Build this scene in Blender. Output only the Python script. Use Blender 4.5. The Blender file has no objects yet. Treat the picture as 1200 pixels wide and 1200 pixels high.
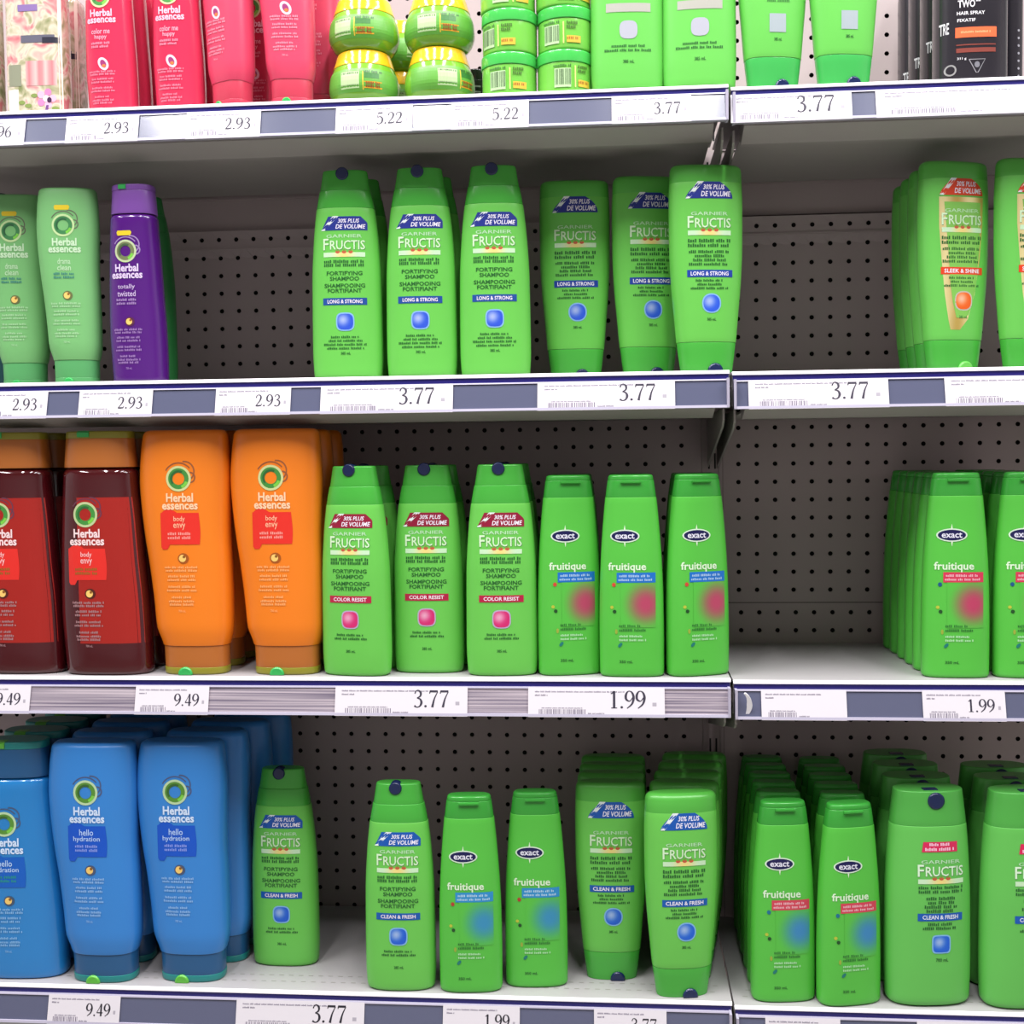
import bpy, math, random
from mathutils import Matrix, Vector
C = bpy.context.scene.collection
MM = 0.001
R = math.radians

# ------------------------------------------------------------------ colours / materials
def lin(c):
    return tuple(((x/255.0)/12.92 if x/255.0 <= 0.04045 else ((x/255.0+0.055)/1.055)**2.4) for x in c)

def mat(name, col, rough=0.4, metal=0.0, spec=0.5, bump=0.0, bscale=200.0, vary=0.0, emit=0.0, coat=0.0, trans=0.0):
    m = bpy.data.materials.new(name); m.use_nodes = True
    nt = m.node_tree; b = nt.nodes['Principled BSDF']
    c = lin(col) + (1.0,)
    b.inputs['Base Color'].default_value = c
    b.inputs['Roughness'].default_value = rough
    b.inputs['Metallic'].default_value = metal
    b.inputs['Specular IOR Level'].default_value = spec
    if coat: b.inputs['Coat Weight'].default_value = coat; b.inputs['Coat Roughness'].default_value = 0.08
    if trans: b.inputs['Transmission Weight'].default_value = trans
    if emit:
        b.inputs['Emission Color'].default_value = c; b.inputs['Emission Strength'].default_value = emit
    if vary or bump:
        tc = nt.nodes.new('ShaderNodeTexCoord'); n = nt.nodes.new('ShaderNodeTexNoise')
        n.inputs['Scale'].default_value = bscale; n.inputs['Detail'].default_value = 3
        nt.links.new(tc.outputs['Object'], n.inputs['Vector'])
        if vary:
            mx = nt.nodes.new('ShaderNodeMix'); mx.data_type = 'RGBA'
            mx.inputs[6].default_value = tuple(x*(1-vary) for x in c[:3])+(1,)
            mx.inputs[7].default_value = tuple(min(1, x*(1+vary)) for x in c[:3])+(1,)
            nt.links.new(n.outputs['Fac'], mx.inputs[0]); nt.links.new(mx.outputs[2], b.inputs['Base Color'])
        if bump:
            bp = nt.nodes.new('ShaderNodeBump'); bp.inputs['Strength'].default_value = bump; bp.inputs['Distance'].default_value = 0.0005
            nt.links.new(n.outputs['Fac'], bp.inputs['Height']); nt.links.new(bp.outputs['Normal'], b.inputs['Normal'])
    return m

def print_mat(name, rough):
    m = bpy.data.materials.new(name); m.use_nodes = True
    nt = m.node_tree; b = nt.nodes['Principled BSDF']
    a = nt.nodes.new('ShaderNodeVertexColor'); a.layer_name = 'ink'
    nt.links.new(a.outputs['Color'], b.inputs['Base Color'])
    b.inputs['Roughness'].default_value = rough
    return m
INK = print_mat('printed_ink', 0.38)
PAPER = print_mat('printed_paper', 0.6)
FOIL = bpy.data.materials.new('gold_foil'); FOIL.use_nodes = True
_b = FOIL.node_tree.nodes['Principled BSDF']; _b.inputs['Metallic'].default_value = 0.4; _b.inputs['Roughness'].default_value = 0.3
_w = FOIL.node_tree.nodes.new('ShaderNodeTexWave'); _w.bands_direction = 'X'; _w.inputs['Scale'].default_value = 9; _w.inputs['Distortion'].default_value = 2; _w.inputs['Phase Offset'].default_value = 1.2
_t = FOIL.node_tree.nodes.new('ShaderNodeTexCoord'); _r = FOIL.node_tree.nodes.new('ShaderNodeValToRGB')
_r.color_ramp.elements[0].color = lin((206, 176, 92))+(1,); _r.color_ramp.elements[1].color = lin((250, 236, 170))+(1,)
FOIL.node_tree.links.new(_t.outputs['Object'], _w.inputs['Vector']); FOIL.node_tree.links.new(_w.outputs['Fac'], _r.inputs['Fac']); FOIL.node_tree.links.new(_r.outputs['Color'], _b.inputs['Base Color'])

GREEN = (104, 196, 80)
M = dict(
    green=mat('bright_green_plastic', GREEN, 0.34, bump=0.05, bscale=60),
    green_cap=mat('green_cap_plastic', (70, 172, 62), 0.25),
    green_head=mat('green_headspace_plastic', (84, 178, 68), 0.3),
    green_ex=mat('leaf_green_plastic', (84, 188, 66), 0.34, bump=0.05, bscale=60),
    green_ex_cap=mat('leaf_green_cap', (58, 160, 58), 0.2),
    green_big=mat('soft_green_plastic', (98, 190, 84), 0.38, bump=0.05, bscale=60),
    green_big_cap=mat('soft_green_cap', (80, 172, 72), 0.3),
    green_pale=mat('light_green_plastic', (104, 196, 84), 0.33),
    green_pale_cap=mat('light_green_cap', (66, 176, 84), 0.22),
    navy=mat('navy_button_plastic', (22, 36, 78), 0.25),
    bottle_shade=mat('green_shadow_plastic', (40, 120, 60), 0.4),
    pale_green=mat('pale_green_plastic', (116, 182, 112), 0.4),
    pale_green_cap=mat('pale_green_cap_plastic', (84, 160, 96), 0.35),
    green_btn=mat('vivid_green_button', (52, 170, 84), 0.3),
    purple=mat('purple_bottle', (78, 22, 118), 0.16, coat=0.3),
    purple_cap=mat('lilac_cap', (120, 74, 158), 0.3),
    orange=mat('orange_plastic', (236, 126, 26), 0.33),
    orange_cap=mat('amber_brown_cap', (178, 104, 44), 0.3),
    olive=mat('olive_rim', (140, 136, 40), 0.3),
    red=mat('clear_red_bottle', (70, 12, 18), 0.08, coat=0.5),
    blue=mat('sky_blue_plastic', (52, 130, 206), 0.3),
    blue_sh=mat('pearly_blue_plastic', (32, 126, 196), 0.18, coat=0.4),
    blue_cap=mat('deep_blue_cap', (34, 86, 132), 0.28),
    teal=mat('teal_rim', (30, 130, 128), 0.3),
    lime=mat('lime_button', (92, 178, 60), 0.3),
    pink=mat('clear_pink_bottle', (208, 52, 84), 0.15, coat=0.5),
    pink_t=mat('pink_tube_plastic', (214, 70, 100), 0.28),
    pink_cap=mat('rose_cap', (196, 62, 84), 0.3),
    tealdark=mat('dark_teal_plastic', (20, 72, 78), 0.3),
    black=mat('black_plastic', (40, 38, 44), 0.22, coat=0.2),
    jar=mat('lime_jar_plastic', (116, 178, 48), 0.14, coat=0.5),
    jar_lid=mat('yellow_lid_plastic', (242, 190, 36), 0.14, coat=0.5),
    tub=mat('apple_green_tub', (118, 196, 78), 0.18, coat=0.3),
    tub_lid=mat('green_tub_lid', (72, 190, 84), 0.14, coat=0.4),
    white_steel=mat('white_painted_steel', (170, 167, 168), 0.38, vary=0.03, bscale=30),
    grey_steel=mat('grey_underside_steel', (160, 156, 152), 0.45, vary=0.04, bscale=20),
    gap=mat('navy_gap_shade', (30, 24, 112), 0.4),
    lip=mat('bright_white_edge', (244, 242, 246), 0.3),
    rail=mat('slate_price_rail', (84, 88, 112), 0.2, coat=0.4, spec=0.6),
    rail_edge=mat('pale_rail_edge', (176, 172, 190), 0.3),
    peg=mat('pegboard_paint', (172, 158, 158), 0.5, vary=0.03, bscale=15),
    pegdark=mat('dark_backing', (10, 10, 12), 0.8),
    white_pl=mat('white_plastic', (240, 240, 244), 0.4),
    bracket=mat('bracket_steel', (150, 148, 142), 0.5, metal=0.2),
    ceiling=mat('white_ceiling', (170, 170, 168), 0.8),
    wall=mat('dim_wall_paint', (190, 184, 186), 0.8),
    floor=mat('grey_floor_tile', (150, 146, 140), 0.3, vary=0.06, bscale=3),
)
# ribbed silver rail: horizontal ribs, soft reflections painted into the colour
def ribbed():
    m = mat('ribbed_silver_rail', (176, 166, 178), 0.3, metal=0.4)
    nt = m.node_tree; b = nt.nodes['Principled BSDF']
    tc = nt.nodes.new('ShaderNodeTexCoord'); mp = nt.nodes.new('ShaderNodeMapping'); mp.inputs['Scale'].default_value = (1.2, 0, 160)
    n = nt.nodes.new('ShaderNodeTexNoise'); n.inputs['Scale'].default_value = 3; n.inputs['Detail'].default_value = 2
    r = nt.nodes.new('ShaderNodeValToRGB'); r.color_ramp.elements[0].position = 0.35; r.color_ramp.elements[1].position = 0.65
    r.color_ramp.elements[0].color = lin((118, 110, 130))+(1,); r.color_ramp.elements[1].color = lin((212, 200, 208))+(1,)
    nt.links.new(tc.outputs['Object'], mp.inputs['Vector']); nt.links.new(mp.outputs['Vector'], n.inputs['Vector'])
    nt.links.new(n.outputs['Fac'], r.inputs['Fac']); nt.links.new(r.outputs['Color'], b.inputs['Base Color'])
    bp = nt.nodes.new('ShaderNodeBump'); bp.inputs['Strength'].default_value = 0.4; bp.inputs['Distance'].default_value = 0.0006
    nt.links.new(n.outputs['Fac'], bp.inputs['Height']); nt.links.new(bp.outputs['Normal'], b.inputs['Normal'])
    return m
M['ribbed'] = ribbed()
def floral():
    m = bpy.data.materials.new('flower_print_bottle'); m.use_nodes = True
    nt = m.node_tree; b = nt.nodes['Principled BSDF']; b.inputs['Roughness'].default_value = 0.12; b.inputs['Coat Weight'].default_value = 0.5
    tc = nt.nodes.new('ShaderNodeTexCoord'); v = nt.nodes.new('ShaderNodeTexNoise'); v.inputs['Scale'].default_value = 42; v.inputs['Detail'].default_value = 2.5; v.inputs['Distortion'].default_value = 1.2
    r = nt.nodes.new('ShaderNodeValToRGB'); e = r.color_ramp.elements
    e[0].position = 0.3; e[0].color = lin((120, 132, 84))+(1,); e[1].position = 0.72; e[1].color = lin((196, 110, 118))+(1,)
    for p, c in ((0.42, (176, 172, 140)), (0.52, (214, 204, 184)), (0.62, (206, 150, 148))):
        k = e.new(p); k.color = lin(c)+(1,)
    nt.links.new(tc.outputs['Object'], v.inputs['Vector']); nt.links.new(v.outputs['Fac'], r.inputs['Fac']); nt.links.new(r.outputs['Color'], b.inputs['Base Color'])
    return m
M['floral'] = floral()

# ------------------------------------------------------------------ mesh helpers (all lengths in mm)
class MB:
    def __init__(s): s.v = []; s.f = []; s.mi = []; s.sm = []; s.mats = []
    def mid(s, m):
        if m not in s.mats: s.mats.append(m)
        return s.mats.index(m)
    def add(s, vs, fs, m, smooth=False):
        o = len(s.v); s.v += vs; k = s.mid(m)
        for f in fs: s.f.append(tuple(i+o for i in f)); s.mi.append(k); s.sm.append(smooth)
    def box(s, x0, x1, y0, y1, z0, z1, m):
        vs = [(x, y, z) for z in (z0, z1) for y in (y0, y1) for x in (x0, x1)]
        s.add(vs, [(0, 2, 3, 1), (4, 5, 7, 6), (0, 1, 5, 4), (2, 6, 7, 3), (0, 4, 6, 2), (1, 3, 7, 5)], m)
    def prism(s, prof, x0, x1, m, facemats=None):           # prof: (y,z) loop, extruded along X
        n = len(prof); vs = [(x0, y, z) for y, z in prof]+[(x1, y, z) for y, z in prof]
        for i in range(n):
            j = (i+1) % n
            s.add([vs[i], vs[j], vs[n+j], vs[n+i]], [(0, 3, 2, 1)], (facemats or {}).get(i, m))
        s.add([vs[i] for i in range(n)], [tuple(range(n))], m); s.add([vs[n+i] for i in range(n)], [tuple(reversed(range(n)))], m)
    def build(s, name, parent=None, recalc=True):
        me = bpy.data.meshes.new(name); me.from_pydata([(x*MM, y*MM, z*MM) for x, y, z in s.v], [], s.f)
        for m in s.mats: me.materials.append(m)
        me.polygons.foreach_set('material_index', s.mi); me.polygons.foreach_set('use_smooth', s.sm)
        me.update()
        if recalc:
            import bmesh
            bm = bmesh.new(); bm.from_mesh(me); bmesh.ops.recalc_face_normals(bm, faces=bm.faces); bm.to_mesh(me); bm.free()
        o = bpy.data.objects.new(name, me); C.objects.link(o)
        if parent: o.parent = parent
        return o

def herm(keys, v):                                           # smooth interpolation of rows (v, a, b, ...)
    if v <= keys[0][0]: return keys[0][1:]
    if v >= keys[-1][0]: return keys[-1][1:]
    for i in range(len(keys)-1):
        if keys[i][0] <= v <= keys[i+1][0]: break
    k0, k1 = keys[i], keys[i+1]; h = k1[0]-k0[0]; t = (v-k0[0])/h
    out = []
    for j in range(1, len(k0)):
        d = (k1[j]-k0[j])/h
        dm = (k0[j]-keys[i-1][j])/(k0[0]-keys[i-1][0]) if i > 0 else d
        dp = (keys[i+2][j]-k1[j])/(keys[i+2][0]-k1[0]) if i+2 < len(keys) else d
        m0 = 0 if dm*d <= 0 else 2*dm*d/(dm+d); m1 = 0 if dp*d <= 0 else 2*dp*d/(dp+d)
        out.append((2*t**3-3*t*t+1)*k0[j]+(t**3-2*t*t+t)*h*m0+(3*t*t-2*t**3)*k1[j]+(t**3-t*t)*h*m1)
    return tuple(out)

class Shape:                                                 # keys: (v, left, right, half depth); superellipse power n
    def __init__(s, keys, n=2.5): s.k = keys; s.n = n
    def at(s, v): return herm(s.k, v)
    def front(s, u, v, eps):
        l, r, b = s.at(v); c = (l+r)/2; a = (r-l)/2
        t = min(0.985, abs(u-c)/a)
        return -(b*(1-t**s.n)**(1/s.n))-eps
    def ring(s, v, shrink, N):
        l, r, b = s.at(v); c = (l+r)/2; a = (r-l)/2-shrink; b = b-shrink
        out = []
        for i in range(N):
            th = 2*math.pi*i/N; co, si = math.cos(th), math.sin(th)
            out.append((c+a*math.copysign(abs(co)**(2/s.n), co), b*math.copysign(abs(si)**(2/s.n), si), v))
        return out
    def loft(s, mb, v0, v1, m, rb=2.0, rt=2.0, inset=0.0, step=7.0, N=44):
        zs = []
        for i in range(5):
            a = math.pi/2*i/4; zs.append((v0+rb*(1-math.cos(a)), rb*(1-math.sin(a))))
        nn = max(1, int((v1-v0-rb-rt)/step))
        for i in range(1, nn): zs.append((v0+rb+(v1-v0-rb-rt)*i/nn, 0))
        for i in range(5):
            a = math.pi/2*i/4; zs.append((v1-rt+rt*math.sin(a), rt*(1-math.cos(a))))
        vs = []
        for z, sh in zs: vs += s.ring(z, sh+inset, N)
        fs = []
        for k in range(len(zs)-1):
            for i in range(N):
                j = (i+1) % N; fs.append((k*N+i, k*N+j, (k+1)*N+j, (k+1)*N+i))
        mb.add(vs, fs, m, True)
        mb.add([vs[i] for i in range(N)], [tuple(reversed(range(N)))], m)
        o = (len(zs)-1)*N; mb.add([vs[o+i] for i in range(N)], [tuple(range(N))], m)

# ------------------------------------------------------------------ printed matter
_tc = {}
def text_tris(s, off=0.0, shear=0.0):
    key = (s, off, shear)
    if key in _tc: return _tc[key]
    cu = bpy.data.curves.new('t', 'FONT'); cu.body = s; cu.size = 1; cu.offset = off; cu.shear = shear; cu.resolution_u = 2
    ob = bpy.data.objects.new('t', cu); me = bpy.data.meshes.new_from_object(ob)
    vs = [(v.co.x, v.co.y) for v in me.vertices]; fs = [tuple(p.vertices) for p in me.polygons]
    bpy.data.objects.remove(ob); bpy.data.meshes.remove(me); bpy.data.curves.remove(cu)
    x0 = min(v[0] for v in vs); x1 = max(v[0] for v in vs); y0 = min(v[1] for v in vs); y1 = max(v[1] for v in vs)
    vs = [((x-x0)/(x1-x0)-.5, (y-y0)/(y1-y0)-.5) for x, y in vs]
    _tc[key] = (vs, fs); return _tc[key]

class Print:                                                 # coloured shapes laid on a surface map (u,v,eps)->(x,y,z)
    def __init__(s, fmap, base): s.f = fmap; s.base = base; s.v = []; s.fc = []; s.c = []; s.lay = 0; s.foil = []
    def _put(s, uv, faces, cols, eps):
        o = len(s.v); s.v += [s.f(u, v, eps) for u, v in uv]; s.fc += [tuple(i+o for i in f) for f in faces]
        s.c += cols
    def rows(s, rows, col, layer=1, nc=8, grad=None):        # rows: (v, u0, u1) bottom to top
        uv = []
        for v, a, b in rows:
            for i in range(nc+1): uv.append((a+(b-a)*i/nc, v))
        fs = [(k*(nc+1)+i, k*(nc+1)+i+1, (k+1)*(nc+1)+i+1, (k+1)*(nc+1)+i) for k in range(len(rows)-1) for i in range(nc)]
        cols = [lin(grad(u, v)) if grad else lin(col) for u, v in uv]
        s._put(uv, fs, cols, 0.12+0.1*layer)
    def rect(s, u0, u1, v0, v1, col, layer=1, nc=None, grad=None, nr=None):
        nr = nr or max(1, int((v1-v0)/5)); nc = nc or max(2, int((u1-u0)/4))
        s.rows([(v0+(v1-v0)*i/nr, u0, u1) for i in range(nr+1)], col, layer, nc, grad)
    def oval(s, u, v, w, h, col, layer=1, p=2.0, grad=None, tilt=0.0, n=12):
        rows = []
        for i in range(n+1):
            t = -math.cos(math.pi*i/n); x = (max(0, 1-abs(t)**p))**(1/p)
            rows.append((v+t*h/2, u-x*w/2+tilt*t, u+x*w/2+tilt*t))
        s.rows(rows, col, layer, 8, grad)
    def ring(s, u, v, r0, r1, col, layer=1, n=28, a0=0, a1=360, sx=1.0):
        uv = []; 
        for i in range(n+1):
            a = R(a0+(a1-a0)*i/n)
            for r in (r0, r1): uv.append((u+r*math.cos(a)*sx, v+r*math.sin(a)))
        s._put(uv, [(2*i, 2*i+1, 2*i+3, 2*i+2) for i in range(n)], [lin(col)]*len(uv), 0.12+0.1*layer)
    def text(s, t, u, v, w, h, col, layer=2, off=0.0, shear=0.0, tilt=0.0):
        vs, fs = text_tris(t, off, shear)
        uv = [(u+x*w, v+y*h+tilt*x) for x, y in vs]
        s._put(uv, fs, [lin(col)]*len(uv), 0.12+0.1*layer)
    def micro(s, u, v, w, h, col, layer=2, seed=0, words=3, left=False):   # print too fine to read: rows of letter-sized ticks
        rnd = random.Random(seed*7+int(v*13)+int(w)); x = u-w/2
        uv = []; fs = []; lw = h*0.55; cnt = 0; wl = rnd.randint(4, 9)
        while x < u+w/2-lw:
            if cnt == wl: x += lw; cnt = 0; wl = rnd.randint(3, 9); continue
            hh = h*rnd.choice((.8, 1, 1, .75)); o = len(uv)
            uv += [(x, v-h/2), (x+lw*.82, v-h/2), (x+lw*.82, v-h/2+hh), (x, v-h/2+hh)]; fs.append((o, o+1, o+2, o+3))
            x += lw*1.22; cnt += 1
        s._put(uv, fs, [lin(col)]*len(uv), 0.12+0.1*layer)
    def ribbon(s, pts, col, layer=2):                        # pts (u, v, width) -> stroke
        uv = []
        for i, (x, y, w) in enumerate(pts):
            a = pts[max(0, i-1)]; b = pts[min(len(pts)-1, i+1)]
            dx, dy = b[0]-a[0], b[1]-a[1]; L = math.hypot(dx, dy) or 1
            uv += [(x-dy/L*w/2, y+dx/L*w/2), (x+dy/L*w/2, y-dx/L*w/2)]
        s._put(uv, [(2*i, 2*i+1, 2*i+3, 2*i+2) for i in range(len(pts)-1)], [lin(col)]*len(uv), 0.12+0.1*layer)
    def build(s, name, material=INK, parent=None):
        me = bpy.data.meshes.new(name); me.from_pydata([(x*MM, y*MM, z*MM) for x, y, z in s.v], [], s.fc)
        at = me.color_attributes.new('ink', 'FLOAT_COLOR', 'POINT')
        for i, c in enumerate(s.c): at.data[i].color = (c[0], c[1], c[2], 1)
        me.materials.append(material); me.update()
        o = bpy.data.objects.new(name, me); C.objects.link(o)
        if parent: o.parent = parent
        return o

def mixc(a, b, t): return tuple(x*(1-t)+y*t for x, y in zip(a, b))
def smooth(t): t = max(0, min(1, t)); return t*t*(3-2*t)
def cat(pts, n=5):                                           # smooth a (u,v,w) polyline
    out = []
    for i in range(len(pts)-1):
        p0, p1, p2, p3 = pts[max(0, i-1)], pts[i], pts[i+1], pts[min(len(pts)-1, i+2)]
        for k in range(n):
            t = k/n
            out.append(tuple(0.5*(2*b+(c-a)*t+(2*a-5*b+4*c-d)*t*t+(3*b-a-3*c+d)*t**3) for a, b, c, d in zip(p0, p1, p2, p3)))
    return out+[pts[-1]]
K, N_ = .15, .05                                             # thick and thin strokes of the serif numerals
DIG = {
 '0': [[(.28, 1, N_), (.08, .8, K*.8), (.03, .5, K), (.08, .2, K*.8), (.28, 0, N_), (.48, .2, K*.8), (.53, .5, K), (.48, .8, K*.8), (.28, 1, N_)]],
 '1': [[(.1, .84, N_), (.22, .9, .07), (.3, .98, .1)], [(.3, 1, K), (.3, .5, K), (.3, .02, K)], [(.12, .02, N_), (.3, .02, N_), (.48, .02, N_)]],
 '2': [[(.06, .74, .1), (.12, .93, .06), (.28, .99, .06), (.44, .9, .12), (.46, .7, K), (.36, .45, .1), (.06, .07, N_)], [(.04, .06, .12), (.3, .06, .12), (.52, .08, .1)], [(.52, .08, N_), (.56, .24, N_)]],
 '3': [[(.08, .8, .08), (.16, .96, .06), (.3, .99, .07), (.44, .86, .13), (.42, .66, .1), (.22, .54, N_)], [(.22, .54, N_), (.42, .47, .1), (.5, .28, K), (.42, .08, .1), (.24, 0, .06), (.06, .08, .12)]],
 '4': [[(.4, 1, K), (.4, .5, K), (.4, 0, K)], [(.38, .98, N_), (.2, .6, N_), (.02, .28, N_)], [(.02, .28, .08), (.3, .28, .08), (.56, .28, .08)]],
 '5': [[(.14, .98, .12), (.34, .96, .12), (.52, .99, .1)], [(.14, .96, N_), (.09, .58, N_)], [(.1, .58, N_), (.3, .64, .08), (.49, .5, .13), (.5, .24, K), (.38, .05, .09), (.2, 0, .06), (.04, .08, .1)]],
 '7': [[(.04, .8, N_), (.07, .95, .08)], [(.05, .94, .12), (.3, .94, .12), (.54, .94, .12)], [(.54, .92, N_), (.34, .5, .09), (.22, 0, K)]],
 '9': [[(.46, .62, .06), (.28, .42, .06), (.08, .52, .13), (.05, .74, K), (.14, .94, .09), (.28, 1, N_), (.44, .9, .11), (.52, .62, K), (.42, .26, .11), (.12, 0, N_)]],
 '6': [[(.44, 1, N_), (.16, .76, .1), (.05, .4, K), (.14, .08, .1), (.29, 0, N_), (.47, .14, .12), (.5, .36, K), (.38, .54, .08), (.26, .56, N_), (.1, .4, .06)]],
}
def digits(P, s, u, v, h, col, layer=2):                     # u: left edge, v: baseline
    x = u
    for ch in s:
        if ch == '.':
            P.oval(x+.1*h, v+.06*h, .16*h, .14*h, col, layer, n=6); x += .3*h; continue
        for st in DIG[ch]:
            P.ribbon(cat([(x+a*h, v+b*h, w*h) for a, b, w in st]), col, layer)
        x += .66*h
    return x

# ------------------------------------------------------------------ things
def thing(name, label=None, cat_=None, group=None, loc=(0, 0, 0), rot=0):
    o = bpy.data.objects.new(name, None); C.objects.link(o); o.empty_display_size = 0.02
    o.location = tuple(c*MM for c in loc); o.rotation_euler = (0, 0, R(rot))
    if label: o['label'] = label
    if cat_: o['category'] = cat_
    if group: o['group'] = group
    return o

WHITE = (240, 240, 240); DKG = (22, 84, 34)
def disc_button(mb, x, y0, y1, z, r, m, zmin=None, dish=True):   # disc with its axis along Y, optionally cut off below zmin
    n = 24; pts = []
    for i in range(n):
        a = 2*math.pi*i/n; zz = z+r*math.sin(a)
        if zmin is not None: zz = max(zmin, zz)
        pts.append((x+r*math.cos(a), zz))
    f = [(px, y0, pz) for px, pz in pts]; bk = [(px, y1, pz) for px, pz in pts]
    inn = [(x+(px-x)*.82, y0-.8, z+(pz-z)*.82 if zmin is None else max(zmin, z+(pz-z)*.82)) for px, pz in pts]
    vs = bk+f+inn; fs = []
    for k in (0, 1):
        for i in range(n): j = (i+1) % n; fs.append((k*n+i, k*n+j, (k+1)*n+j, (k+1)*n+i))
    mb.add(vs, fs, m, True); mb.add(inn, [tuple(range(n))], m); mb.add(bk, [tuple(range(n))], m)

def fructis_words(P, v0, w, base, cen=0, pale=(206, 236, 196), size=1.0):   # brand block; v0 = baseline of the big word
    P.text('GARNIER', cen, v0+17*size, w*.86, 4.2*size, mixc(base, (210, 235, 215), .75), 2, 0.01)
    P.text('F', cen-w*.44+.5, v0+6.4*size, w*.13, 13.6*size, (30, 100, 50), 2, 0.0)
    P.text('RUCTIS', cen+w*.08+.5, v0+5.6*size, w*.84, 11*size, (30, 100, 50), 2, 0.0)
    P.text('F', cen-w*.44, v0+7*size, w*.13, 14*size, pale, 3, 0.012)
    P.text('RUCTIS', cen+w*.08, v0+6*size, w*.84, 11.4*size, pale, 3, 0.012)
    def g(u, v):
        t = 1-min(1, abs(u-cen)/(w*.36)); return mixc((196, 230, 190), (236, 214, 130), smooth(t))
    P.rect(cen-w*.5, cen+w*.5, v0-8.5*size, v0-3*size, (200, 230, 190), 2, nc=14, grad=g, nr=1)
    for k in (-1, 0, 1):
        P.oval(cen+k*8*size, v0-2.4*size, 5.4*size, 4*size, (196, 84, 60), 3, n=6)
        P.oval(cen+k*8*size, v0-.6*size, 2.4*size, 3*size, (120, 150, 60), 4, n=5)
def banner(P, v, w, h, col, dome, cen=0, lines=('30% PLUS', 'DE VOLUME')):  # slashed promotional flash
    rows = []
    for i in range(9):
        t = i/8
        if dome: a = -w/2+w*.30*t**1.5; b = w/2-w*.27*t**2.2
        else: a = -w/2+w*.16*t**.9; b = w/2-(w*.14*max(0, t-.55)/.45)**1
        rows.append((v+h*t, cen+a, cen+b))
    P.rows(rows, col, 2, 12)
    P.rows([(v, cen-w*.5, cen-w*.42), (v+h*.5, cen-w*.37, cen-w*.27), (v+h*1.02, cen-w*.24, cen-w*.11)], (225, 235, 235), 3, 2)
    P.text(lines[0], cen+w*.1, v+h*.68, w*.46, h*.3, (235, 232, 245), 3, .02, .2)
    P.text(lines[1], cen+w*.14, v+h*.27, w*.64, h*.32, (235, 232, 245), 3, .02, .2)
def gem(P, u, v, s, col, p=3.2):
    P.oval(u, v, s*1.16, s*1.16, mixc(col, (170, 220, 230), .7), 2, p, n=14)
    def g(a, b):
        d = math.hypot(a-u+s*.14, b-v-s*.12)/(s*.55); return mixc(mixc(col, WHITE, .62), col, smooth(d))
    P.oval(u, v, s, s, col, 3, p, g, n=14)

FS = Shape([(0, -42, 42, 21), (30, -43.5, 43.5, 22), (120, -42.8, 42.8, 22), (165, -40.5, 40.5, 20.5), (209, -36, 36, 18), (235, -31.3, 31.3, 15.5), (256, -28, 28, 13)], 2.6)
FC = Shape([(0, -31.5, 31.5, 16), (36, -36, 36, 18.5), (70, -39, 39, 20), (110, -42.5, 42.5, 20.5), (150, -44.3, 44.3, 20.5), (200, -44.6, 44.6, 20), (236, -43.5, 43.5, 17.5), (248, -43, 43, 16)], 2.6)
EX = Shape([(0, -38.5, 38.5, 19), (50, -38.8, 38.8, 19.5), (100, -38.2, 38.2, 19), (140, -36.6, 36.6, 18.2), (178, -34, 34, 16.6), (215, -30.6, 30.6, 14.8), (242, -27, 27, 13)], 2.8)
BG = Shape([(0, -49.5, 49.5, 26), (50, -51, 51, 27), (120, -50.6, 50.6, 27), (175, -48.6, 48.6, 25.5), (215, -45.8, 45.8, 23.5), (258, -41, 41, 21)], 2.5)
HCk = [(0, -40.5, 41, 24), (35, -41.5, 41.5, 24.5), (44, -44, 44, 25.5), (58, -49, 46.5, 27), (93, -52, 47, 27), (134, -56.5, 46.5, 27), (170, -61.5, 45.5, 27), (210, -65.5, 46.5, 27), (240, -67, 47.5, 26.5), (275, -65, 46.5, 25), (303, -61, 44, 22)]
HSk = [(0, -48, 60, 26), (30, -50, 60, 27), (80, -53, 58.5, 27), (140, -52, 54, 27), (200, -49.5, 50, 26.5), (240, -47, 46.5, 26), (256, -46, 46, 25), (303, -42, 42, 22.5)]
def scl(k, su, sv, sb): return [(v*sv, l*su, r*su, b*sb) for v, l, r, b in k]

def parts(name, sh, root, secs):
    for nm, v0, v1, m, rb, rt, ins in secs:
        mb = MB(); sh.loft(mb, v0, v1, M[m], rb, rt, ins); mb.build(nm, root)

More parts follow.
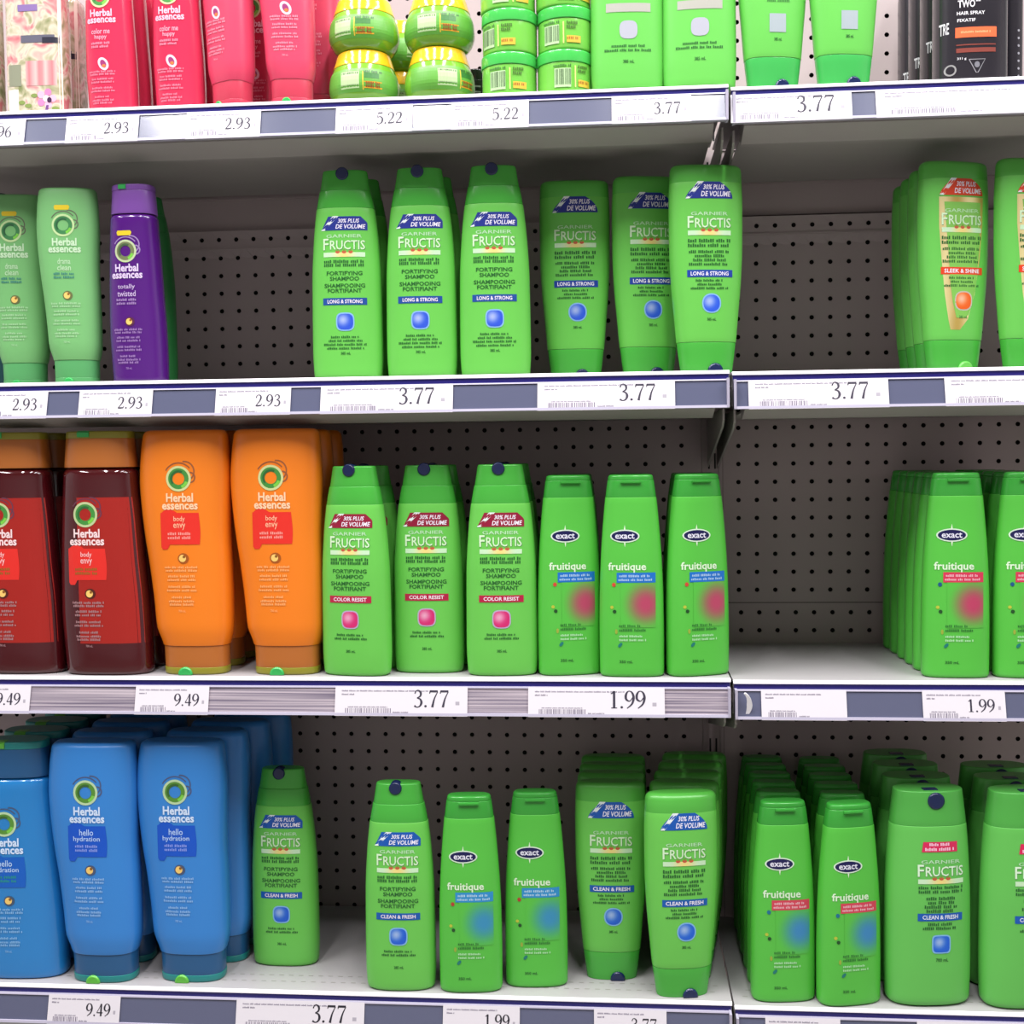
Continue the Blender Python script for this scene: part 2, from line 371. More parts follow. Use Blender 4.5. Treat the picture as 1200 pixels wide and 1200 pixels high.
def fructis_shampoo(bcol, band, bandtxt, gemcol, extra, base=GREEN, body='green', cap='green_cap', pale=False):
    root = thing('shampoo_bottle')
    parts('', FS, root, [('body', 0, 209, body, 5, .6, 0)])
    mb = MB(); FS.loft(mb, 209, 231, M[cap], .6, .8, .2); FS.loft(mb, 231, 256, M[cap], .5, 2, .8)
    c = mb.build('cap', root)
    b = MB(); disc_button(b, -2, -14.6, -2, 250.8, 7.8, M['navy']); b.build('button', c)
    P = Print(lambda u, v, e: (u, FS.front(u, v, e), v), base)
    dk = mixc(DKG, base, .12)
    if not pale:
        banner(P, 181, 57, 17, bcol, False); fructis_words(P, 157, 51, base)
        for y in (143, 138.5): P.micro(0, y, 50, 3.6, dk, 2, 1)
        P.text('FORTIFYING', 0, 128.5, 44, 5, dk, 2, .02); P.text('SHAMPOO', 0, 122, 36, 5, dk, 2, .02)
        P.text('SHAMPOOING', 0, 113.5, 50, 5, dk, 2, .02); P.text('FORTIFIANT', 0, 107.3, 42, 5, dk, 2, .02)
        P.rect(-27, 27, 90, 98.5, band, 2); P.text(bandtxt, 0, 94.2, 43, 4.6, (236, 226, 236), 3, .02)
        gem(P, 0, 69.5, 19.5, gemcol)
        for i in range(extra): P.micro(0, 51-i*4.6, (36, 42, 54, 46)[i], 2.8, dk, 2, i)
        P.text('385 mL', 0, 31, 12, 3.4, dk, 2, .02)
    else:
        P.rect(-26, 26, 90, 100, (184, 168, 176), 2, grad=lambda u, v: mixc((184, 168, 176), base, .15))
        P.oval(0, 69.5, 21, 21, (172, 174, 186), 2, 3)
        for y, w in ((51, 40), (46, 56)): P.micro(0, y, w, 3, dk, 2, 4)
        P.text('385 mL', 0, 33, 13, 3.8, dk, 2, .02)
    P.build('label', INK, root); return root

def fructis_conditioner(bcol, band, bandtxt, gemcol, base=GREEN, body='green', cap='green_cap', pale=False, gold=False):
    root = thing('conditioner_bottle')
    parts('', FC, root, [('cap', 0, 36, cap, .8, .5, .3)])
    mb = MB(); FC.loft(mb, 36.2, 226, M[body], .6, .05, 0); FC.loft(mb, 226, 248, M['green_head'] if not pale else M[body], .05, 7, 0); mb.build('body', root)
    c = [o for o in root.children if o.name.startswith('cap')][0]
    b = MB(); disc_button(b, 7, -18.5, -8, 2, 9, M['navy'] if not gold else M['green_pale'], zmin=.3); b.build('button', c)
    P = Print(lambda u, v, e: (u, FC.front(u, v, e), v), base); dk = mixc(DKG, base, .1)
    if pale:
        for y, w in ((110, 36), (105, 40), (100, 30)): P.micro(2, y, w, 3.4, mixc(dk, base, .3), 2, 3)
        P.rect(-10, 11, 64, 85, (168, 172, 190), 2, grad=lambda u, v: mixc((168, 172, 190), base, .1)); P.text('385 mL', 1, 56, 10, 3.6, dk, 2, .02)
        P.build('label', INK, root); return root
    if gold:
        F = Print(lambda u, v, e: (u, FC.front(u, v, e), v), base)
        F.rows([(48, -14, -2), (60, -17, 8), (90, -22, 17), (130, -26, 24), (170, -29, 28), (204, -29, 29)], (220, 180, 90), 0, 10)
        fo = F.build('foil_panel', FOIL, root)
        P.rows([(62, -7, 6), (80, -12, 14), (100, -15, 19), (140, -18, 23), (198, -23, 25)], mixc(base, (150, 190, 90), .5), 2, 8)
    banner(P, 206, 57, 20, bcol, True); fructis_words(P, 171, 52, base)
    for y in (156, 150.5): P.micro(0, y, 52, 4, dk, 2, 2)
    for i, w in enumerate((50, 36, 40, 50)): P.micro(0, 143-i*4.9, w, 3.4, dk, 2, 5+i)
    P.rect(-27, 28, 113, 121.5, band, 2); P.text(bandtxt, 0, 117.2, 46, 4.8, (236, 232, 244), 3, .02)
    for i, w in enumerate((34, 30, 46)): P.micro(0, 109-i*4.6, w, 2.8, dk, 2, 9+i)
    gem(P, 2, 82, 20, gemcol, 2.2 if not gold else 2.6); P.text('385 mL', 2, 63, 11, 3.4, dk, 2, .02)
    P.build('label', INK, root); return root

def exact(strip, spot, dots):
    root = thing('shampoo_bottle'); base = (84, 188, 66)
    parts('', EX, root, [('body', 0, 215, 'green_ex', 4.5, .6, 0)])
    mb = MB(); EX.loft(mb, 215, 235.5, M['green_ex_cap'], .6, .8, .2); EX.loft(mb, 235.5, 242, M['green_ex_cap'], .6, 3, .5); c = mb.build('cap', root)
    t = MB(); t.prism([(-14.2, 231), (-16.4, 232.5), (-16.4, 234.5), (-14, 235)], -12, 12, M['green_ex_cap']); t.build('thumb_ledge', c)
    P = Print(lambda u, v, e: (u, EX.front(u, v, e), v), base); dk = mixc(DKG, base, .15)
    for s in (1, -1): P.rows([(169+s*6, -9, -6.4), (169+s*13, -7.6, -7.4)] if s > 0 else [(156, -7.6, -7.4), (163, -9, -6.4)], (215, 235, 205), 2, 2)
    P.oval(-7.5, 169, 35, 15.6, (206, 228, 206), 3); P.oval(-7.5, 169, 31.5, 12.6, (16, 18, 76), 4)
    P.text('exact', -7.5, 169, 23, 6.4, (220, 222, 236), 5, .02)
    P.text('fruitique', -5, 131.5, 45, 12, (214, 238, 206), 3, .02)
    P.rect(-17.5, 28.5, 113.5, 125.5, strip, 3)
    for y, w in ((121.5, 38), (117, 40)): P.micro(4.5, y, w, 2.8, mixc(strip, WHITE, .65), 4, 1)
    def g(u, v):
        d = math.hypot((u-17)/31, (v-88)/33); return mixc(spot, base, smooth(d*1.12-.12))
    P.rect(-13, 28.5, 60, 113.3, spot, 2, nc=18, grad=g, nr=22)
    P.oval(-21, 111, 4.6, 5, dots[0], 3, n=6); P.oval(-23.5, 84, 4, 4, (180, 190, 60), 2, n=6); P.oval(-20.4, 79, 4.4, 4.4, (24, 76, 30), 3, n=6)
    for y, w in ((62, 26), (57, 33)): P.micro(-15+w/2, y, w, 3, mixc(dk, base, .2), 3, 2)
    P.oval(-18.5, 55, 3, 6, (150, 170, 60), 2, n=6)
    for y, w in ((49.5, 28), (45, 33)): P.micro(-15+w/2, y, w, 2.6, (170, 224, 170), 3, 2)
    P.oval(-14, 39, 4.4, 5.6, (24, 120, 110), 3, n=6, tilt=1.4)
    P.text('350 mL', -7, 19, 16, 3.4, dk, 2, .02)
    P.build('label', INK, root); return root

def herbal_print(sh, base, flag, flagtxt, off, sc, top, ink, yellow=False, sub=None, deep=None, panel=None, ringc=(64, 140, 60), icon='fruit'):
    """brand ring, name, flag, fruit and small print; top = height of the ring's centre; sc = size"""
    P = Print(lambda u, v, e: (u, sh.front(u, v, e), v), base)
    if panel: P.rows([(panel[0][2]+(panel[0][3]-panel[0][2])*i/30, panel[0][0], sh.at(panel[0][2]+(panel[0][3]-panel[0][2])*i/30)[1]-3.5) for i in range(31)], panel[1], 0, 16)
    r = 15*sc; c = off
    if yellow: P.rows([(top+r*1.45, c-r*.75, c+r*.5), (top+r*1.72, c-r*.85, c+r*.62), (top+r*1.9, c-r*.75, c+r*.5)], (222, 196, 40), 2, 6)
    sw = mixc(base, deep or (90, 60, 70), .6)
    P.ring(c, top+1, r*1.18, r*1.28, sw, 1, 16, 40, 150); P.ring(c+r*.5, top+r*.6, r*.75, r*.86, sw, 1, 14, -50, 100); P.ring(c+r*.95, top+r*.1, r*.35, r*.47, sw, 1, 12, -90, 90)
    P.ring(c, top, r*.86, r*1.05, mixc((196, 220, 160), base, .1), 3); P.ring(c, top, r*.5, r*.88, ringc, 2)
    P.ring(c, top, r*.52, r*.7, mixc(ringc, (20, 60, 40), .5), 3, 12, 60, 220); P.ring(c, top, r*.6, r*.84, (120, 200, 70), 3, 8, -70, -20)
    P.text('Herbal', c+1*sc, top-23.2*sc, 34*sc, 11*sc, ink, 3, .03); P.text('essences', c+1*sc, top-34.3*sc, 45*sc, 7.6*sc, ink, 3, .03)
    y1 = top-42*sc; y0 = top-81*sc; fl = [(y0+(y1-y0)*i/8, c-24*sc, c+25*sc+math.sin(i*.5)*sc) for i in range(9)]
    if flag:
        P.rows(fl, flag, 2, 8); P.rows([(y0-6*sc, c-22*sc, c-16*sc), (y0-3*sc, c-24*sc, c-14*sc), (y0+1*sc, c-24*sc, c-12*sc)], flag, 2, 4)
        P.rows([(y1-1, c-24*sc, c-1*sc), (y1+2.5*sc, c-20*sc, c-6*sc), (y1+4*sc, c-16*sc, c-11*sc)], flag, 2, 4)
    a, b = flagtxt
    P.text(a, c, top-50*sc, len(a)*3.6*sc, 8*sc, mixc(ink, flag or base, .15), 3, .01); P.text(b, c, top-59*sc, len(b)*3.8*sc, 8*sc, mixc(ink, flag or base, .15), 3, .01)
    for i in range(2): P.micro(c, top-(67.5+i*5)*sc, 30*sc, 3.4*sc, sub or mixc(ink, flag or base, .4), 3, i)
    f = top-98*sc
    if icon == 'ring': P.oval(c+3*sc, f, 16*sc, 19*sc, (240, 200, 216), 2, n=10, tilt=-2); P.oval(c+3*sc, f, 9*sc, 12*sc, (150, 50, 110), 3, n=8, tilt=-1.4); P.oval(c+4*sc, f-3*sc, 6*sc, 5*sc, (232, 120, 60), 4, n=6)
    else: P.oval(c+4*sc, f, 14*sc, 13*sc, mixc(base, (90, 40, 20), .5), 2, n=8); P.oval(c+3*sc, f, 9*sc, 9*sc, (240, 200, 110), 3, n=8); P.oval(c+5*sc, f+2*sc, 3.6*sc, 3.6*sc, (140, 90, 30), 4, n=6)
    t = mixc(ink, base, .45)
    for k, (dy, w) in enumerate(((109, 42), (113, 40), (120, 34), (124.5, 36), (133, 34), (137.5, 38), (146, 26), (151, 34), (155, 32))):
        P.micro(c+1*sc, top-dy*sc, w*sc, 2.9*sc, t, 3, k)
    P.text('700 mL', c+1*sc, top-163*sc, 9*sc, 3*sc, t, 3, .02)
    return P

def herbal_conditioner(name, su, sv, sb, body, cap, rim, btn, base, flag, ft, ink, **kw):
    k = scl(HCk, su, sv, sb); sh = Shape(k, 2.7); root = thing(name)
    parts('', sh, root, [('body', 36*sv, 303*sv, body, .6, 7*su, 0)])
    mb = MB(); sh.loft(mb, 9*sv, 36*sv, M[cap], .5, .5, 1*su); c = mb.build('cap', root)
    mb = MB(); sh.loft(mb, 0, 9*sv, M[rim], 2.5*su, .4, .4); mb.build('rim', c)
    b = MB(); disc_button(b, -8*su, -25.2*sb, -14*sb, 1, 9*su, M[btn], zmin=.4); b.build('button', c)
    P = herbal_print(sh, base, flag, ft, -10*su, kw.pop('lsc', su), 243*sv, ink, **kw)
    P.build('label', INK, root); return root

def herbal_shampoo(name, su, sv, sb, body, cap, rim, btn, base, flag, ft, ink, top=200, **kw):
    k = scl(HSk, su, sv, sb); sh = Shape(k, 2.7); root = thing(name)
    ks = Shape([x for x in k], 2.7)
    body_sh = Shape([(v, l, r, b) for v, l, r, b in k if v < 262*sv], 2.7)
    mb = MB(); body_sh.loft(mb, 0, 258*sv, M[body], 5*su, 9*su, 0); mb.build('body', root)
    mb = MB(); sh.loft(mb, 258*sv, 294*sv, M[cap], .5, .5, 0.6); c = mb.build('cap', root)
    mb = MB(); sh.loft(mb, 294*sv, 303*sv, M[rim], .5, 2.2*su, .2); mb.build('rim', c)
    b = MB(); b.prism([(-22.6*sb-1, 295.5*sv), (-22.6*sb-1.6, 301*sv), (-20*sb, 303.4*sv), (-8, 303.4*sv), (-8, 295.5*sv)], -20*su, -5*su, M[btn]); b.build('button', c)
    P = herbal_print(sh, base, flag, ft, kw.pop('off', -7)*su, kw.pop('lsc', su), top*sv, ink, **kw)
    P.build('label', INK, root); return root

P_TABLE = [
('clear_lotion', -560.9, 36, 460.6, 0, 'clear rectangular bottle with pink flower print, whole front showing at top left corner', 'bottles on the top shelf'),
('clear_lotion', -647.0, 36, 460.6, 0, 'clear flower-print bottle cut off by the left edge of the top shelf', 'bottles on the top shelf'),
('clear_lotion', -567.1, 97, 460.6, 0, 'clear flower-print bottle half hidden between the front one and the pink bottles', 'bottles on the top shelf'),
('pink_shampoo', -469.1, 36, 460.6, 0, 'leftmost pink shampoo bottle on the top shelf beside the clear flower bottle', 'pink shampoo bottles on the top shelf'),
('pink_shampoo', -469.1, 82, 460.6, 0, 'pink shampoo bottle directly behind the leftmost pink one on the top shelf', 'pink shampoo bottles on the top shelf'),
('pink_shampoo', -469.1, 128, 460.6, 0, 'third one back in the row of the leftmost pink shampoo bottle', 'pink shampoo bottles on the top shelf'),
('pink_shampoo', -383.6, 36, 460.6, 0, 'second pink shampoo bottle from the left on the top shelf', 'pink shampoo bottles on the top shelf'),
('pink_shampoo', -383.6, 82, 460.6, 0, 'pink shampoo bottle directly behind the second pink one on the top shelf', 'pink shampoo bottles on the top shelf'),
('pink_shampoo', -383.6, 128, 460.6, 0, 'third one back in the row of the second pink shampoo bottle', 'pink shampoo bottles on the top shelf'),
('pink_conditioner', -314.1, 30, 460.6, -28, 'pink conditioner tube turned sideways, between pink shampoo and front-facing pink tube', 'pink conditioner bottles on the top shelf'),
('pink_conditioner', -239.9, 30, 460.6, 8, 'pink conditioner tube facing front, just left of the round green and yellow jars', 'pink conditioner bottles on the top shelf'),
('pink_shampoo', -298.9, 95, 460.6, 0, 'dark pink bottle deep in the gap between the two pink conditioner tubes', 'pink shampoo bottles on the top shelf'),
('pink_conditioner', -224.0, 95, 460.6, 0, 'pink conditioner tube behind the front-facing one beside the round jars', 'pink conditioner bottles on the top shelf'),
('styling_jar', -155.1, 51, 460.6, 0, 'lower round green jar with yellow lid in the left stack', 'round jars with yellow lids'),
('styling_jar', -154.1, 51, 524.2, -14, 'upper round green jar with yellow lid in the left stack', 'round jars with yellow lids'),
('styling_jar', -62.3, 51, 460.6, 35, 'lower round green jar with yellow lid in the right stack', 'round jars with yellow lids'),
('styling_jar', -61.3, 51, 524.2, 0, 'upper round green jar with yellow lid in the right stack', 'round jars with yellow lids'),
('styling_jar', -125.0, 140, 460.6, 20, 'round green jar with yellow lid seen low behind the two front stacks', 'round jars with yellow lids'),
('styling_jar', -125.0, 140, 524.2, 50, 'round green jar with yellow lid resting on the jar behind both front stacks', 'round jars with yellow lids'),
('dark_can', -24.9, 110, 460.6, 0, 'small black can with slanted white stripes between round jars and green tubs', 'small cans on the top shelf'),
('styling_tub', 24.1, 42, 460.6, 0, 'lowest straight-sided green tub in the left tub stack', 'green tubs stacked three high'),
('styling_tub', 25.1, 42, 511.2, -25, 'middle straight-sided green tub in the left tub stack', 'green tubs stacked three high'),
('styling_tub', 23.1, 42, 561.8, 10, 'topmost straight-sided green tub in the left tub stack', 'green tubs stacked three high'),
('styling_tub', 91.0, 42, 460.6, 18, 'lowest straight-sided green tub in the right tub stack', 'green tubs stacked three high'),
('styling_tub', 92.0, 42, 511.2, -7, 'middle straight-sided green tub in the right tub stack', 'green tubs stacked three high'),
('styling_tub', 90.0, 42, 561.8, 28, 'topmost straight-sided green tub in the right tub stack', 'green tubs stacked three high'),
('pale_fructis_shampoo', 165.5, 32, 460.6, 4, 'wide green shampoo bottle with pale square mark, right beside the green tubs', 'large green bottles on the top shelf'),
('pale_fructis_shampoo', 249.9, 32, 460.6, 0, 'wide green shampoo bottle with pale square mark, above the shelf joint', 'large green bottles on the top shelf'),
('pale_fructis_conditioner', 335.3, 32, 457.0, 10, 'green conditioner bottle right of the shelf joint on the top shelf', 'green conditioner bottles on the top shelf'),
('pale_fructis_conditioner', 417.0, 32, 457.0, 10, 'green conditioner bottle standing beside the bare pegboard and black bottles on top shelf', 'green conditioner bottles on the top shelf'),
('hair_spray', 563.7, 43, 457.0, 0, 'frontmost black hair spray bottle with orange band on the top shelf', 'black hair spray bottles'),
('hair_spray', 563.7, 103, 457.0, 0, 'black hair spray bottle directly behind the frontmost one', 'black hair spray bottles'),
('hair_spray', 563.7, 163, 457.0, 0, 'black hair spray bottle third in its row', 'black hair spray bottles'),
('hair_spray', 563.7, 223, 457.0, 0, 'rearmost black hair spray bottle against the pegboard', 'black hair spray bottles'),
('slim_can', 629.5, 103, 457.0, 0, 'slim black can behind and right of the hair spray bottle with orange band', 'small cans on the top shelf'),
('green_herbal_conditioner', -527.0, 45, 131.2, 8, 'pale green conditioner bottle in front, next to the purple bottle', 'pale green conditioner bottles'),
('green_herbal_conditioner', -608.9, 73, 131.2, 8, 'pale green conditioner bottle standing further back, left of the front one', 'pale green conditioner bottles'),
('teal_bottle', -677.1, 118, 131.2, 0, 'dark teal bottle at the left edge of the second shelf', 'shampoo bottles on the second shelf'),
('purple_shampoo', -445.8, 40, 131.2, 0, 'purple shampoo bottle with lilac cap on the second shelf', 'shampoo bottles on the second shelf'),
('plain_green_bottle', -487.5, 170, 131.2, 180, 'shaded dark green bottle peeping out behind the purple one', 'shampoo bottles on the second shelf'),
('blue_fructis_shampoo', -182.4, 56, 131.2, 4, 'first tall green shampoo bottle with blue banner from the left, second shelf', 'green shampoo bottles with blue banner, second shelf'),
('blue_fructis_shampoo', -178.4, 108, 131.2, 0, 'shaded green shampoo bottle right behind the first blue banner one of the second shelf', 'green shampoo bottles with blue banner, second shelf'),
('blue_fructis_shampoo', -89.4, 56, 131.2, 4, 'second tall green shampoo bottle with blue banner from the left, second shelf', 'green shampoo bottles with blue banner, second shelf'),
('blue_fructis_shampoo', -85.4, 108, 131.2, 0, 'shaded green shampoo bottle right behind the second blue banner one of the second shelf', 'green shampoo bottles with blue banner, second shelf'),
('blue_fructis_shampoo', 1.7, 56, 131.2, 4, 'third tall green shampoo bottle with blue banner from the left, second shelf', 'green shampoo bottles with blue banner, second shelf'),
('blue_fructis_conditioner', 98.3, 116, 131.2, 4, 'green conditioner bottle with blue banner, leftmost and furthest back of three', 'green conditioner bottles with blue banner, second shelf'),
('blue_fructis_conditioner', 189.6, 106, 131.2, 12, 'green conditioner bottle with blue banner, half hidden in the middle of three', 'green conditioner bottles with blue banner, second shelf'),
('blue_fructis_conditioner', 258.1, 54, 131.2, 10, 'green conditioner bottle with blue banner, standing forward at the shelf joint', 'green conditioner bottles with blue banner, second shelf'),
('orange_fructis_conditioner', 552.5, 70, 129.2, 18, 'green conditioner bottle with orange banner and gold label, whole front showing', 'green conditioner bottles with orange banner'),
('orange_fructis_conditioner', 552.5, 114, 129.2, 14, 'green conditioner bottle right behind the front orange banner one', 'green conditioner bottles with orange banner'),
('orange_fructis_conditioner', 552.5, 158, 129.2, 14, 'third in the row of orange banner conditioner bottles', 'green conditioner bottles with orange banner'),
('orange_fructis_conditioner', 552.5, 202, 129.2, 14, 'fourth in the row of orange banner conditioner bottles', 'green conditioner bottles with orange banner'),
('orange_fructis_conditioner', 641.2, 68, 129.2, 18, 'green conditioner bottle with orange banner cut off by the right edge', 'green conditioner bottles with orange banner'),
('red_shampoo', -608.7, 37, -232.0, 0, 'clear red shampoo bottle cut by the left edge, third shelf', 'clear red shampoo bottles'),
('red_shampoo', -608.7, 95, -232.0, 0, 'clear red shampoo bottle hidden behind the leftmost red one', 'clear red shampoo bottles'),
('red_shampoo', -493.5, 31, -232.0, 0, 'clear red shampoo bottle beside the orange conditioners, third shelf', 'clear red shampoo bottles'),
('red_shampoo', -493.5, 89, -232.0, 0, 'clear red shampoo bottle hidden behind the right hand red one', 'clear red shampoo bottles'),
('orange_conditioner', -376.6, 35, -232.0, 0, 'orange conditioner bottle next to the red shampoo', 'orange conditioner bottles'),
('orange_conditioner', -376.6, 95, -232.0, 0, 'orange conditioner bottle right behind the left front orange one', 'orange conditioner bottles'),
('orange_conditioner', -376.6, 155, -232.0, 0, 'rear orange conditioner bottle, third back on the left', 'orange conditioner bottles'),
('orange_conditioner', -261.3, 36, -232.0, 0, 'orange conditioner bottle next to the green shampoo bottles', 'orange conditioner bottles'),
('orange_conditioner', -261.3, 96, -232.0, 0, 'orange conditioner bottle right behind the right front orange one', 'orange conditioner bottles'),
('orange_conditioner', -261.3, 156, -232.0, 0, 'rear orange conditioner bottle, third back on the right', 'orange conditioner bottles'),
('crimson_fructis_shampoo', -171.2, 26, -232.0, -10, 'first green shampoo bottle with crimson banner from the left', 'green shampoo bottles with crimson banner'),
('crimson_fructis_shampoo', -166.2, 76, -232.0, 0, 'green shampoo bottle right behind the first crimson banner one', 'green shampoo bottles with crimson banner'),
('crimson_fructis_shampoo', -84.5, 48, -232.0, 0, 'second green shampoo bottle with crimson banner from the left', 'green shampoo bottles with crimson banner'),
('crimson_fructis_shampoo', -82.5, 98, -232.0, 0, 'green shampoo bottle right behind the second crimson banner one', 'green shampoo bottles with crimson banner'),
('crimson_fructis_shampoo', 7.8, 30, -232.0, 4, 'third green shampoo bottle with crimson banner from the left', 'green shampoo bottles with crimson banner'),
('crimson_fructis_shampoo', 7.8, 80, -232.0, 0, 'green shampoo bottle right behind the third crimson banner one', 'green shampoo bottles with crimson banner'),
('crimson_fructis_shampoo', 7.8, 130, -232.0, 0, 'green shampoo bottle two places behind the third crimson banner one', 'green shampoo bottles with crimson banner'),
('exact_blue_pink', 90.0, 34, -232.0, 14, 'first small green shampoo bottle with blue strip and pink spot, from the left', 'green bottles with blue strip and pink spot'),
('exact_blue_pink', 90.0, 78, -232.0, 0, 'small green bottle right behind the first blue strip and pink spot one', 'green bottles with blue strip and pink spot'),
('exact_blue_pink', 90.0, 122, -232.0, 0, 'small green bottle two places behind the first blue strip and pink spot one', 'green bottles with blue strip and pink spot'),
('exact_blue_pink', 165.5, 24, -232.0, 0, 'second small green shampoo bottle with blue strip and pink spot, from the left', 'green bottles with blue strip and pink spot'),
('exact_blue_pink', 165.5, 68, -232.0, 0, 'small green bottle right behind the second blue strip and pink spot one', 'green bottles with blue strip and pink spot'),
('exact_blue_pink', 165.5, 112, -232.0, 0, 'small green bottle two places behind the second blue strip and pink spot one', 'green bottles with blue strip and pink spot'),
('exact_blue_pink', 244.5, 32, -232.0, 20, 'third small green shampoo bottle with blue strip and pink spot, from the left', 'green bottles with blue strip and pink spot'),
('exact_blue_pink', 244.5, 76, -232.0, 0, 'small green bottle right behind the third blue strip and pink spot one', 'green bottles with blue strip and pink spot'),
('exact_blue_pink', 244.5, 120, -232.0, 0, 'small green bottle two places behind the third blue strip and pink spot one', 'green bottles with blue strip and pink spot'),
('exact_red_pink', 547.9, 35, -234.0, -2, 'front left small green bottle with red strip and pink spot, third shelf', 'green bottles with red strip and pink spot'),
('exact_red_pink', 547.9, 77, -234.0, -2, 'second in the row behind the front left red strip bottle', 'green bottles with red strip and pink spot'),
('exact_red_pink', 547.9, 119, -234.0, -2, 'third in the row behind the front left red strip bottle', 'green bottles with red strip and pink spot'),
('exact_red_pink', 547.9, 161, -234.0, -2, 'fourth in the row behind the front left red strip bottle', 'green bottles with red strip and pink spot'),
('exact_red_pink', 547.9, 203, -234.0, -2, 'fifth in the row behind the front left red strip bottle', 'green bottles with red strip and pink spot'),
('exact_red_pink', 547.9, 245, -234.0, -2, 'sixth in the row behind the front left red strip bottle', 'green bottles with red strip and pink spot'),
('exact_red_pink', 630.3, 35, -234.0, -2, 'front right small green bottle with red strip and pink spot, third shelf', 'green bottles with red strip and pink spot'),
('exact_red_pink', 630.3, 77, -234.0, -2, 'second in the row behind the front right red strip bottle', 'green bottles with red strip and pink spot'),
('exact_red_pink', 630.3, 119, -234.0, -2, 'third in the row behind the front right red strip bottle', 'green bottles with red strip and pink spot'),
('exact_red_pink', 630.3, 161, -234.0, -2, 'fourth in the row behind the front right red strip bottle', 'green bottles with red strip and pink spot'),
('exact_red_pink', 630.3, 203, -234.0, -2, 'fifth in the row behind the front right red strip bottle', 'green bottles with red strip and pink spot'),
('exact_red_pink', 630.3, 245, -234.0, -2, 'sixth in the row behind the front right red strip bottle', 'green bottles with red strip and pink spot'),
('blue_shampoo', -619.2, 37, -622.2, 4, 'blue shampoo bottle with dark blue cap at the left edge, bottom shelf', 'blue shampoo bottles'),
('blue_shampoo', -619.2, 95, -622.2, 0, 'blue shampoo bottle directly behind the front blue shampoo', 'blue shampoo bottles'),
('blue_shampoo', -619.2, 153, -622.2, 0, 'third blue shampoo bottle back at the left edge', 'blue shampoo bottles'),
('blue_shampoo', -619.2, 211, -622.2, 0, 'rearmost blue shampoo bottle at the left edge', 'blue shampoo bottles'),
('blue_conditioner', -504.4, 31, -622.2, 0, 'left one of the two front blue conditioner bottles', 'blue conditioner bottles'),
('blue_conditioner', -504.4, 91, -622.2, 0, 'second blue conditioner bottle back in the left row', 'blue conditioner bottles'),
('blue_conditioner', -504.4, 151, -622.2, 0, 'third blue conditioner bottle back in the left row', 'blue conditioner bottles'),
('blue_conditioner', -504.4, 211, -622.2, 0, 'rearmost blue conditioner bottle back in the left row', 'blue conditioner bottles'),
('blue_conditioner', -392.5, 39, -622.2, 0, 'right one of the two front blue conditioner bottles', 'blue conditioner bottles'),
('blue_conditioner', -380.5, 99, -622.2, 0, 'second blue conditioner bottle back in the right row', 'blue conditioner bottles'),
('blue_conditioner', -368.5, 159, -622.2, 0, 'third blue conditioner bottle back in the right row', 'blue conditioner bottles'),
('blue_conditioner', -356.5, 219, -622.2, 0, 'rearmost blue conditioner bottle back in the right row', 'blue conditioner bottles'),
('blue_clean_shampoo', -286.3, 90, -622.2, 0, 'green shampoo bottle with light blue banner next to the blue conditioners', 'green shampoo bottles with light blue banner'),
('blue_clean_shampoo', -123.0, 26, -622.2, 2, 'green shampoo bottle with light blue banner standing at the shelf edge, centre', 'green shampoo bottles with light blue banner'),
('exact_blue_blue', -35.3, 24, -622.2, 5, 'left small green bottle with blue strip and blue spot', 'green bottles with blue strip and blue spot'),
('exact_blue_blue', 44.5, 44, -622.2, 5, 'right small green bottle with blue strip and blue spot', 'green bottles with blue strip and blue spot'),
('blue_clean_conditioner', 137.6, 70, -622.2, 2, 'green conditioner bottle with light blue banner, left front one', 'green conditioner bottles with light blue banner'),
('blue_clean_conditioner', 138.6, 114, -622.2, 0, 'second back behind the left light blue banner conditioner', 'green conditioner bottles with light blue banner'),
('blue_clean_conditioner', 139.6, 158, -622.2, 0, 'third back behind the left light blue banner conditioner', 'green conditioner bottles with light blue banner'),
('blue_clean_conditioner', 140.6, 202, -622.2, 0, 'rearmost behind the left light blue banner conditioner', 'green conditioner bottles with light blue banner'),
('blue_clean_conditioner', 222.7, 26, -622.2, 10, 'green conditioner bottle with light blue banner, right front one at the shelf edge', 'green conditioner bottles with light blue banner'),
('blue_clean_conditioner', 229.7, 74, -622.2, 0, 'second back behind the right light blue banner conditioner', 'green conditioner bottles with light blue banner'),
('blue_clean_conditioner', 236.7, 122, -622.2, 0, 'third back behind the right light blue banner conditioner', 'green conditioner bottles with light blue banner'),
('blue_clean_conditioner', 243.7, 170, -622.2, 0, 'fourth back behind the right light blue banner conditioner', 'green conditioner bottles with light blue banner'),
('blue_clean_conditioner', 250.7, 218, -622.2, 0, 'rearmost back behind the right light blue banner conditioner', 'green conditioner bottles with light blue banner'),
('exact_red_blue', 344.8, 30, -626.5, 7, 'left front small green bottle with red strip and blue spot', 'green bottles with red strip and blue spot'),
('exact_red_blue', 344.8, 73, -626.5, 0, 'second bottle back behind the left red strip and blue spot bottle', 'green bottles with red strip and blue spot'),
('exact_red_blue', 344.8, 116, -626.5, 0, 'third bottle back behind the left red strip and blue spot bottle', 'green bottles with red strip and blue spot'),
('exact_red_blue', 344.8, 159, -626.5, 0, 'fourth bottle back behind the left red strip and blue spot bottle', 'green bottles with red strip and blue spot'),
('exact_red_blue', 344.8, 202, -626.5, 0, 'fifth bottle back behind the left red strip and blue spot bottle', 'green bottles with red strip and blue spot'),
('exact_red_blue', 344.8, 245, -626.5, 0, 'sixth bottle back behind the left red strip and blue spot bottle', 'green bottles with red strip and blue spot'),
('exact_red_blue', 422.0, 25, -626.5, 14, 'right front small green bottle with red strip and blue spot', 'green bottles with red strip and blue spot'),
